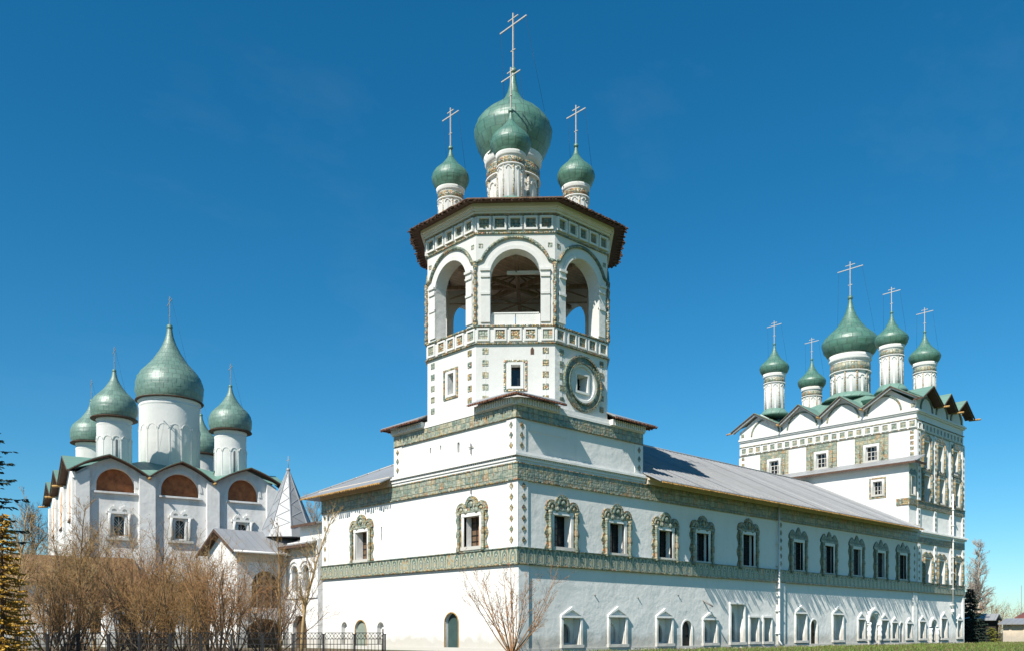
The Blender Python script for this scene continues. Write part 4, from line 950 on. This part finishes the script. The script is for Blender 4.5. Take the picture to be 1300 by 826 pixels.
for x, y in ((3.05,3.3),(11.9,3.1),(2.7,14.2),(12.1,14.6)): cath_dome(x,y,1.72,1.26,13.0,17.45,18.28,21.3,23.2,12,1.2)

# gallery wrapped along the cathedral foot
ga = thing('gallery_building', 'low white gallery with brown roof behind the bare shrubs at cathedral foot', 'gallery', CT @ TR(0,-2))
t = MB(CT)
gh = [(x-.5,x+.5,.9,2.9,1,.4) for x in (-4.2,-1.6,1.0,3.4,6.0,8.6)]
t.wall(-7,10.4,0,4.55,gh,-4.0); t.add([(-7,-4,0),(-7,0,0),(-7,0,4.55),(-7,-4,4.55),(10.4,-4,0),(10.4,0,0),(10.4,0,4.55),(10.4,-4,4.55)],[(0,1,2,3),(4,5,6,7)])
t.box(1.2,11.2,-6.3,-4.02,0,3.15); t.build('wall', 'old_plaster', ga)
p = MB(CT)
for x in (-4.2,-1.6,1.0,3.4,6.0,8.6): p = MB(CT); p.box(x-.55,x+.55,-3.66,-3.6,.8,3.0); p.build('window', 'wood_door', ga)
for x in (2.6,5.0,7.4,9.8): p = MB(CT); p.prism([(x-.6,.0),(x+.6,.0)]+arcpts(x,1.7,.6,.6,0,180,10), -6.33, -6.28); p.build('door', 'wood_door', ga)
rr = MB(CT); rr.slab([(-7.5,-4.6,4.45),(3.9,-4.6,4.45),(3.9,-.05,6.55),(-7.5,-.05,6.55)], .1); rr.slab([(.8,-6.9,3.05),(11.6,-6.9,3.05),(11.6,-4.05,4.40),(.8,-4.05,4.40)], .1); rr.slab([(4.0,-4.2,4.55),(10.9,-4.2,4.55),(10.9,-.05,4.9),(4.0,-.05,4.9)], .1); rr.build('roof', 'brown_roof', ga)
# gabled porch
po = thing('porch_building', 'gabled white porch with grey metal roof between cathedral and refectory', 'porch', TR(-2.5,24))
t = MB()
TG = TR(-3.9,0,0,R(-90))
t.ribbon([-26.2,-24.05,-21.9], lambda x: 0, lambda x: 7.55-abs(x+24.05)*.60, 0, 0, TG)
t.wall(-3.9,1.0,0,6.35,[(-2.9,-.9,2.6,5.0,1,.35),(-3.2,-.6,.0,1.9,.7,.5)],21.9)
t.add([(-3.9,26.2,0),(1,26.2,0),(1,26.2,6.3),(-3.9,26.2,6.3)],[(0,1,2,3)])
t.box(-3.95,1.0,21.78,21.91,5.55,6.35,1)
t.build('wall', ['old_plaster','cream'], po)
p = MB(); p.box(-3.0,-.8,22.2,22.24,2.5,5.1,0); p.box(-3.3,-.5,22.36,22.40,0,2,0)
for x in (-2.4,-1.9,-1.4): p.box(x-.04,x+.04,22.14,22.2,2.6,5,1)
p.box(-2.9,-.9,22.14,22.2,4.0,4.08,1); p.build('window', ['wood_door','cream'], po)
rf = MB()
rf.slab([(-4.45,24.05,7.78),(1.4,24.05,7.78),(1.4,21.35,6.22),(-4.45,21.35,6.22)], .07, 0); rf.slab([(-4.45,24.05,7.78),(-4.45,26.75,6.22),(1.4,26.75,6.22),(1.4,24.05,7.78)], .07, 0)
for sg in (-1,1): rf.slab([(-4.5,24.05,7.72),(-4.5,24.05+sg*2.7,6.16),(-4.36,24.05+sg*2.7,6.16),(-4.36,24.05,7.72)], .16, 1); rf.slab([(-4.3,24.05,7.69),(-4.3,24.05+sg*2.6,6.2),(-3.9,24.05+sg*2.6,6.2),(-3.9,24.05,7.69)], .04, 1)
rf.tube([(-4.4,21.3,6.12),(1.4,21.3,6.12)], .08, 8, 2)
rf.build('roof', ['roof_grey','wood_dark','pipe'], po)
dp = MB(); dp.tube([(-.75,21.35,6.1),(-.65,21.7,5.6),(-.65,21.75,.1)], .07, 8); dp.build('downpipe', 'pipe', po)
# tent-roofed passage
tp = thing('passage_building', 'white passage with tall pointed tent roof joining the refectory gable end', 'passage', TR(2,20.5))
t = MB(); TLk = TR(-.35,0,0,R(-90)); TLk2 = TR(.05,0,0,R(-90))
t.wall(-21.9,-18.06,0,6.9,[(-21.3,-20.5,3.7,5.3,1,.3),(-19.9,-19.1,3.7,5.3,1,.3),(-21.2,-19.4,.0,2.1,1,.4)],0,0,TLk)
t.add([(-.35,18.06,0),(6,18.06,0),(6,18.06,6.9),(-.35,18.06,6.9)],[(0,1,2,3)]); t.add([(-.35,18.06,6.9),(6,18.06,6.9),(6,24,6.9),(-.35,24,6.9)],[(0,1,2,3)])
t.wall(-20.9,-18.06,6.9,8.0,[],0,0,TLk2); t.add([(.05,20.9,6.9),(4,20.9,6.9),(4,20.9,8.0),(.05,20.9,8.0)],[(0,1,2,3)])
for x in (-20.9,-19.5):
    ring_arch(t,x,4.9,.46,.60,-.06,.01,0,T=TLk); ring_arch(t,x,4.9,.70,.84,-.1,.01,0,T=TLk)
t.box(-21.9,-18.06,-.06,.01,5.95,6.5,1,TLk); t.box(-21.9,-18.06,-.1,.01,3.2,3.35,0,TLk)
t.build('wall', ['old_plaster','cream'], tp)
p = MB(); 
for x in (-20.9,-19.5): p = MB(); p.box(x-.45,x+.45,.26,.3,3.6,5.4,0,TLk); p.build('window', 'grey_glass', tp)
p = MB(); p.box(-21.3,-19.3,.3,.36,0,2.2,0,TLk); p.build('door', 'wood_door', tp)
rf = MB(); rf.slab([(-.95,18.1,6.62),(2.6,18.1,7.9),(2.6,24.5,7.9),(-.95,24.5,6.62)][::-1], .08, 0); rf.slab([(-.45,18.06,8.0),(4,18.06,8.6),(4,21.2,8.6),(-.45,21.2,8.0)][::-1], .08, 0); rf.box(-.5,-.44,18.08,21.2,7.83,8.0,1); rf.box(-1.0,-.94,18.1,22.0,6.44,6.62,1)
rf.build('roof', ['roof_grey_y','wood_dark'], tp)
tn = MB(TR(.75,23.75)); tn.lathe([(2.05,7.4),(1.75,7.95),(.07,12.05)], n=8, mat=0, smooth=False, phase=R(22.5))
for k in range(8):
    a0, a1 = R(22.5+45*k), R(22.5+45*(k+1))
    for j in range(9):
        z0 = 7.95+j*.43; r0 = 1.75-(1.68)*(z0-7.95)/4.1; z1 = z0+.43*.98; r1 = 1.75-1.68*(min(z1,12)-7.95)/4.1
        f_ = .5+.42*(1 if j%2 else -1)
        p0 = Vector((r0*math.cos(a0)*(1-f_)+r0*math.cos(a1)*f_, r0*math.sin(a0)*(1-f_)+r0*math.sin(a1)*f_, z0)); f2 = 1-f_
        p1 = Vector((r1*math.cos(a0)*(1-f2)+r1*math.cos(a1)*f2, r1*math.sin(a0)*(1-f2)+r1*math.sin(a1)*f2, min(z1,12)))
        tn.tube([p0,p1], .028, 4, 0, False)
    tn.tube([(1.75*math.cos(a0),1.75*math.sin(a0),7.95),(.07*math.cos(a0),.07*math.sin(a0),12.05)], .045, 5, 0, False)
to = tn.build('tent_roof', 'tent', tp)
fi = MB(TR(.75,23.75)); fi.lathe([(.14*math.sin(R(a)),12.15-.14*math.cos(R(a))) for a in range(4,180,16)], n=10); fi.tube([(0,0,12.2),(0,0,13.1)], .025, 5); fi.box(-.02,.02,-.2,.2,12.8,12.84); fi.build('finial', 'tent', to)

# ================================================================== RIGHT BACKGROUND
pw = thing('perimeter_wall', 'boundary wall coloured dark for church shadow, with grey blue coping beyond the church corner', 'wall', TR(70,12))
t = MB(); t.box(70,70.6,2.2,40,0,2.3); t.build('wall', 'shade_boards', pw)
t = MB(); t.slab([(69.4,2.0,2.3),(70.3,2.0,2.95),(70.3,40,2.95),(69.4,40,2.3)][::-1], .08, 0); t.slab([(71.2,2.0,2.3),(70.3,2.0,2.95),(70.3,40,2.95),(71.2,40,2.3)], .08, 0); t.build('coping_roof', 'roof_grey_y', pw)
ob = thing('outbuilding', 'low cream outbuilding with pale metal eaves at the far right', 'outbuilding', TR(73,-2))
t = MB(); t.wall(-1.6,9,0,1.9,[],0,0,TR(70.2,0,0,R(-90))); t.add([(70.2,1.6,0),(78,1.6,0),(78,1.6,1.9),(70.2,1.6,1.9),(70.2,-9,0),(78,-9,0),(78,-9,1.9),(70.2,-9,1.9)],[(0,1,2,3),(4,5,6,7)])
for y in (.9,-.4,-1.8,-3.4): t.box(-y-.12,-y+.12,-.06,.01,0,1.85,0,TR(70.2,0,0,R(-90)))
t.build('wall', 'cream', ob)
t = MB(); t.slab([(69.6,1.9,1.92),(71.8,1.9,2.45),(71.8,-9.2,2.45),(69.6,-9.2,1.92)], .12, 0); t.slab([(71.8,1.9,2.45),(78,1.9,2.45),(78,-9.2,2.45),(71.8,-9.2,2.45)], .1, 0); t.build('roof', 'roof_grey_y', ob)
hs_ = thing('far_house', 'small white house with rusty red metal roof above the outbuilding', 'house', TR(78,-3))
t = MB(); t.wall(-1.3,8,0,2.5,[],0,0,TR(74,0,0,R(-90))); t.add([(74,1.3,0),(84,1.3,0),(84,1.3,2.5),(79,1.3,4.0),(74,1.3,2.5)],[(0,1,2,3,4)]); t.build('wall', 'plaster', hs_)
t = MB(); t.slab([(73.5,1.6,2.55),(79,1.6,3.75),(79,-8.5,3.75),(73.5,-8.5,2.55)], .1); t.build('roof', 'rust_roof', hs_)
t = MB(); t.tube([(75,1.4,0),(75,1.4,6.0)], .03, 5); t.build('mast', 'anchor', hs_)

# ================================================================== IRON FENCE
CAMX = Vector((.732,-.681,0)); CAMY = Vector((.681,.732,0)); CP = Vector((-30.376,-32.247,0))
def cp(X, Y, z=0): return CP+CAMX*X+CAMY*Y+Vector((0,0,z))
FT = Matrix.Translation(cp(-5.04,36)) @ Matrix.Rotation(math.atan2(-.681,.732),4,'Z')
fe = thing('iron_fence', 'low black wrought iron fence with crossed top rail in front of shrubs', 'fence', FT)
pw_ = 1.22
def panel_mesh():
    m = MB(); x0, x1 = -pw_+.06, -.06
    for z in (.98,.74,.53,.10): m.box(x0,x1,-.014,.014,z-.014,z+.014)
    n = 8
    for k in range(n):
        a = x0+(x1-x0)*k/n; b = x0+(x1-x0)*(k+1)/n
        m.tube([(a,0,.75),(b,0,.97)], .008, 4, 0, False); m.tube([(b,0,.75),(a,0,.97)], .008, 4, 0, False); m.tube([((a+b)/2,0,.1),((a+b)/2,0,.74)], .010, 4, 0, False)
    m.box(x0-.01,x0+.01,-.012,.012,.08,.99); m.box(x1-.01,x1+.01,-.012,.012,.08,.99)
    return m.mesh('panel', ['iron'])
def post_mesh():
    m = MB(); m.box(-.03,.03,-.03,.03,0,.90); m.box(-.045,.045,-.045,.045,.90,.94); return m.mesh('post', ['iron'])
pm, qm = panel_mesh(), post_mesh()
for k in range(14):
    T = FT @ Matrix.Translation((-k*pw_,0,0)); place('panel', pm, fe, T); place('post', qm, fe, T)
m = MB(FT); m.tube([(.0-.10,.1,0),(-.10,.1,1.14)], .03, 6); m.build('end_post', 'iron', fe)

# ================================================================== VEGETATION
def grow(mb, p, d, L, r, lev, rng, kids, up=.12, wob=.16, segs=5, mat=0, tip=None, spread=(25,55), shrink=.55, rend=.35, sides=(5,4,3,3,3), sm=None):
    p = Vector(p); d = Vector(d).normalized(); pts = [p.copy()]; rs = [r]; q = p.copy(); dirs = [d.copy()]
    n = max(2, segs-lev)
    for k in range(n):
        d = (d+Vector((rng.uniform(-wob,wob),rng.uniform(-wob,wob),rng.uniform(-wob,wob)+up))).normalized()
        q = q+d*(L/n); pts.append(q.copy()); rs.append(r*(1-(1-rend)*(k+1)/n)); dirs.append(d.copy())
    mb.tube(pts, rs, sides[min(lev,4)], mat if lev > 0 or sm is None else sm, False)
    if lev < len(kids):
        for k in range(kids[lev]):
            t = rng.uniform(.22,1.0)*n; i = min(int(t),n-1); f = t-i; b = pts[i].lerp(pts[i+1],f); dd = dirs[i+1]
            ax = dd.orthogonal().normalized(); ax.rotate(Matrix.Rotation(rng.uniform(0,6.283),3,dd))
            nd = dd.copy(); nd.rotate(Matrix.Rotation(R(rng.uniform(*spread)),3,ax))
            grow(mb, b, nd, L*shrink*rng.uniform(.6,1.2)*(1.15-.5*t/n), max(rs[i]*.55,.0078), lev+1, rng, kids, up, wob*1.1, segs, mat, tip, spread, shrink, rend, sides)
    elif tip is not None:
        e = pts[-1]; s = tip[1]
        for k in range(tip[2]):
            b = e+Vector((rng.gauss(0,s*2.5),rng.gauss(0,s*2.5),rng.gauss(0,s*2.5))) if k else e
            a1 = Vector((rng.uniform(-1,1),rng.uniform(-1,1),rng.uniform(-1,1))).normalized()*s; a2 = a1.orthogonal().normalized()*s*.6
            mb.add([tuple(b-a1),tuple(b+a2),tuple(b+a1),tuple(b-a2)], [(0,1,2,3)], tip[0])
def shrub_mesh(seed, H, nst, kids, spread, mats, tip=(1,.028,1), rb=.048, lean=0.0):
    rng = random.Random(seed); m = MB()
    for k in range(nst):
        a = 2*math.pi*(k+rng.uniform(-.3,.3))/nst; tilt = R(rng.uniform(*spread)); 
        d = Vector((math.cos(a)*math.sin(tilt)+lean, math.sin(a)*math.sin(tilt), math.cos(tilt)))
        grow(m, (math.cos(a)*.15*rng.random(),math.sin(a)*.15*rng.random(),-.05), d, H*rng.uniform(.75,1.05), rb*rng.uniform(.6,1.1), 0, rng, kids, .06, .20, 7, 0, tip, (18,62), .5, .26, sm=2)
    return m.mesh('bare_shrub', mats)
protos = [shrub_mesh(1,6.0,10,(10,6,1),(5,42),['twig','straw','twig_dark']), shrub_mesh(2,5.2,11,(9,6,1),(8,58),['twig','straw','twig_dark']),
          shrub_mesh(3,6.3,7,(10,6,1),(3,34),['twig_pale','straw','twig']), shrub_mesh(4,4.6,13,(9,6,1),(12,66),['twig_red','straw','twig_dark']),
          shrub_mesh(5,5.6,8,(8,5,1),(6,48),['twig_dark','straw','twig_dark'])]
SH = [ # X in the picture plane (u px), depth, prototype, scale, label
 (28,43,2,.86,'pale upright bare shrub nearest the golden conifer behind the fence'),
 (62,40,1,.88,'bushy bare brown shrub, second from the golden conifer'),
 (92,45,0,.98,'tall bare brown shrub below the left corner of the cathedral'),
 (120,41,2,.86,'thin pale bare shrub below the left lunette'),
 (150,46,4,1.0,'dark grey tall bare shrub under the leftmost cathedral window'),
 (172,40,3,1.0,'wide reddish bare shrub under the left painted lunette'),
 (205,44,0,.92,'brown bare shrub under the middle cathedral window'),
 (232,40,1,.80,'spreading brown bare shrub below the middle painted lunette'),
 (255,45,2,.80,'pale bare shrub left of the porch gable'),
 (278,38.5,3,.92,'wide fan of red-brown stems in front of the porch gable'),
 (300,43,1,.80,'bushy brown bare shrub below the porch window'),
 (330,41,4,.70,'dark stemmed bare shrub right of the porch window'),
 (352,44,3,.80,'low reddish bare shrub in front of the brown arched doorway'),
 (75,49,1,1.0,'brown bare shrub behind the others against the gallery roof'),
 (188,50,3,1.05,'reddish bare shrub standing close to the gallery wall'),
 (265,49,0,.85,'tall brown bare shrub close to the porch steps'),
 (106,50,0,.95,'brown bare shrub against the left end of the gallery wall'),
 (243,38.5,0,.62,'low brown bare shrub close to the fence left of the porch'),
 (190,38.5,1,.66,'low spreading bare shrub close to the fence under the middle lunette'),
 (85,38,3,.72,'low reddish bare shrub close to the fence under the left flank')]
for i, (u, D, k, sc, lb) in enumerate(SH):
    pos = cp((u-650)/1150*D, D)
    o = place('bare_shrub', protos[k], None, Matrix.Translation(pos) @ Matrix.Rotation(i*1.37,4,'Z') @ Matrix.Scale(sc,4))
    tag(o, lb, 'shrub', 'bare shrubs behind the iron fence')
for i, (u, D, k, sc, lb) in enumerate([(1254,101,3,.95,'olive brown brush behind the dark boundary wall'),(1268,108,1,.8,'bare brush behind the gap between wall and outbuilding'),(1296,112,0,.72,'bare brush behind the rusty roofed house')]):
    o = place('bare_shrub', protos[k], None, Matrix.Translation(cp((u-650)/1150*D, D)) @ Matrix.Rotation(i*2.1,4,'Z') @ Matrix.Scale(sc,4)); tag(o, lb, 'shrub', 'bare brush beyond the church')
def tree(name, label, cat, pos, H, r, kids, mats, seed, group=None, lean=(0,0), spread=(25,50), up=.1, tip=None, shrink=.5, trunkfrac=1.0, wob=.1):
    t = thing(name, label, cat, Matrix.Translation(pos), group); rng = random.Random(seed)
    tr = MB(); pts = []; rs = []; n = 9
    for k in range(n+1):
        f = k/n; pts.append(Vector((lean[0]*H*f*f+rng.uniform(-1,1)*.012*H*f, lean[1]*H*f*f+rng.uniform(-1,1)*.012*H*f, H*f-.05*(k == 0)))); rs.append(r*(1-.9*f)+.006)
    tr.tube(pts, rs, 7, 0, True); tr.build('trunk', mats[0], t, Matrix.Translation(pos))
    cr = MB()
    for k in range(kids[0]):
        f = rng.uniform(.26,1.0); i = min(int(f*n),n-1); b = pts[i].lerp(pts[i+1], f*n-i); a = rng.uniform(0,6.283); tl = R(rng.uniform(*spread))
        d = Vector((math.cos(a)*math.sin(tl)+lean[0]*.6, math.sin(a)*math.sin(tl)+lean[1]*.6, math.cos(tl)))
        grow(cr, b, d, H*shrink*(1.0-.72*f)*rng.uniform(.7,1.1), max(rs[i]*.5,.008), 1, rng, (0,)+tuple(kids[1:]), up, wob, 6, 0, tip, (20,50), .5, .25)
    cr.build('crown', [mats[1], mats[2] if len(mats) > 2 else mats[1]], t, Matrix.Translation(pos))
    return t
# young many-stemmed tree before the tower corner
t = thing('young_tree', 'small many-stemmed budding tree before the corner of the bell tower', 'tree', Matrix.Translation(cp(.0,40.5)))
rng = random.Random(21); m = MB()
for k in range(15):
    a = 2*math.pi*k/15+rng.uniform(-.2,.2); tl = R(rng.uniform(4,44) if k%3 else rng.uniform(40,58))
    d = Vector((math.cos(a)*math.sin(tl), math.sin(a)*math.sin(tl), math.cos(tl)))
    grow(m, (math.cos(a)*.05,math.sin(a)*.05,-.03), d, 4.2*rng.uniform(.72,1.04), .042*rng.uniform(.6,1), 0, rng, (7,4,2), .05, .09, 7, 0, (1,.026,2), (16,42), .40, .22)
m.build('stems', ['twig_red','straw'], t, Matrix.Translation(cp(.0,40.5)))
camright = CAMX
def leanv(x, y=0): v = CAMX*x+CAMY*y; return (v.x, v.y)
tree('slender_tree', 'slender bare tree leaning right in front of the refectory gable end', 'tree', cp((383-650)/1150*41,41), 6.4, .085, (26,6,4), ['twig_pale','twig_pale','straw'], 5, lean=leanv(.24), shrink=.36, tip=(1,.02,1))
tree('slender_tree', 'straight thin bare tree rising in front of the tent roof', 'tree', cp((356-650)/1150*42,42), 6.0, .07, (24,6,4), ['twig','twig','straw'], 6, lean=leanv(-.02), shrink=.36, tip=(1,.02,1))
tree('bare_tree', 'tall thin bare tree at the left corner of the gallery', 'tree', cp((100-650)/1150*43,43), 6.9, .08, (30,7,4), ['twig_dark','twig','straw'], 8, lean=leanv(.05), shrink=.38)
tree('bare_tree', 'pale forked bare tree beside the golden conifer', 'tree', cp((18-650)/1150*40,40), 6.6, .09, (24,7,5), ['twig_pale','twig_pale','straw'], 9, lean=leanv(.10), shrink=.42)
tree('background_tree', 'grey bare tree behind the left flank of the cathedral', 'tree', cp((40-650)/1150*92,92), 13.0, .2, (60,9,6), ['twig_dark','twig_dark'], 10, shrink=.42, spread=(20,60))
tree('background_tree', 'bare tree top showing above the passage roof behind the refectory', 'tree', cp((401-650)/1150*98,98), 14.6, .2, (60,9,6), ['twig','twig'], 12, shrink=.4, spread=(20,60))
tree('birch_tree', 'white barked bare birch beyond the church corner', 'birch', cp((1243-650)/1150*104,104), 11.2, .24, (110,10,6), ['birch','birch_twig'], 13, shrink=.26, spread=(25,65), up=.02)
tree('birch_tree', 'smaller pale birch beside the tall one beyond the church corner', 'birch', cp((1231-650)/1150*106,106), 9.0, .13, (60,9,5), ['birch','birch_twig'], 14, shrink=.28, spread=(25,65), up=.02)
# spruces: drooping boughs with needle sprays
def spruce(name, label, pos, H, Rb, mat, seed, nb=90, z0=.08, dens=26, leaf=.13):
    t = thing(name, label, 'conifer', Matrix.Translation(pos)); rng = random.Random(seed)
    m = MB(); m.tube([(0,0,-.05),(0,0,H)], [.03*H*.5,.02], 7); m.build('trunk', 'twig_dark', t, Matrix.Translation(pos))
    c = MB()
    for k in range(nb):
        f = z0+(1-z0)*(k/nb); a = k*2.399+rng.uniform(-.3,.3); L = Rb*(1-f)**.85*rng.uniform(.6,1.2)+.15; z = H*f+rng.uniform(-.12,.12)
        dx, dy = math.cos(a), math.sin(a); pts = []
        for j in range(6):
            s = j/5; pts.append(Vector((dx*L*s, dy*L*s, z+L*(-.42*s+.30*s*s))))
        c.tube(pts, [.02*(1-.8*j/5)+.004 for j in range(6)], 3, 1, False)
        for j in range(int(dens*L/Rb)+6):
            s = rng.uniform(.12,1.0)*5; i = min(int(s),4); b = pts[i].lerp(pts[i+1],s-i); sd = rng.choice((-1,1))
            side = Vector((-dy*sd,dx*sd,0))*rng.uniform(.3,1)+Vector((dx,dy,0))*.7+Vector((0,0,rng.uniform(-.75,.1)))
            side.normalize(); l = leaf*rng.uniform(1.2,3.0); wv = side.cross(Vector((rng.uniform(-1,1),rng.uniform(-1,1),rng.uniform(-1,1)))).normalized()*leaf*.42
            c.add([tuple(b-wv*.5),tuple(b+side*l*.55-wv),tuple(b+side*l),tuple(b+side*l*.55+wv),tuple(b+wv*.5)], [(0,1,2,3,4)], 0)
    c.build('crown', [mat,'twig_dark'], t, Matrix.Translation(pos)); return t
spruce('spruce_tree', 'dark blue-green spruce whose bough tips enter the left edge', cp((-30-650)/1150*35,35), 11.5, 2.7, 'spruce', 3, 110, .42, 70, .085)
spruce('golden_conifer', 'golden brown conifer at the left edge in front of the shrubs', cp((3-650)/1150*33.5,33.5), 5.4, 1.15, 'gold', 4, 260, .04, 60, .06)
spruce('spruce_tree', 'dark spruce in shadow against the right-hand church corner', cp((1232-650)/1150*88,88), 5.3, 1.7, 'spruce', 5, 190, .03, 70, .10)
spruce('thuja_bush', 'small yellow-green conifer at the end of the shaded wall', cp((1259-650)/1150*90,90), 1.55, .75, 'thuja', 6, 90, .03, 26, .06)
# grass and litter along the wall foot (nobody could count them)
rng = random.Random(31); m = MB()
for k in range(26000):
    a = rng.uniform(2,78); b = -(.25+rng.random()**1.6*15)
    if b > -.9 and math.sin(a*1.3)+math.sin(a*.41+1) < .2: continue
    if 57 < a and abs(b-(-2.2+(a-57)*-.34)) < 1.2 and rng.random() < .9: continue
    cl = math.sin(a*.9)+math.sin(b*1.7+a*.37)+math.sin(a*2.3-b); h = rng.uniform(.04,.13)*(1.25+.35*cl); x = rng.uniform(-.5,.5)*h; y = rng.uniform(-.5,.5)*h; w_ = rng.uniform(.012,.03); t = rng.uniform(0,3.14); cx_, sy_ = math.cos(t)*w_, math.sin(t)*w_
    m.add([(a-cx_,b-sy_,0),(a+cx_,b+sy_,0),(a+x,b+y,h)], [(0,1,2)], 0 if rng.random() < .78 else 1)
tag(m.build('grass', ['blade','straw']), 'short spring grass growing along the foot of the long white wall', 'grass', None, 'stuff')
m = MB()
for k in range(900):
    a = rng.uniform(8,56); b = -(.2+abs(rng.gauss(0,.35))); s = rng.uniform(.03,.11); z = rng.uniform(.0,.05)
    v = [Vector((rng.uniform(-s,s),rng.uniform(-s,s),rng.uniform(0,s)))+Vector((a,b,z)) for _ in range(4)]
    m.add([tuple(p) for p in v], [(0,1,2),(0,2,3),(0,3,1),(1,3,2)], 0 if rng.random() < .35 else 1)
tag(m.build('litter', ['stone','straw']), 'scattered rubble and dead leaves against the wall plinth', 'litter', None, 'stuff')
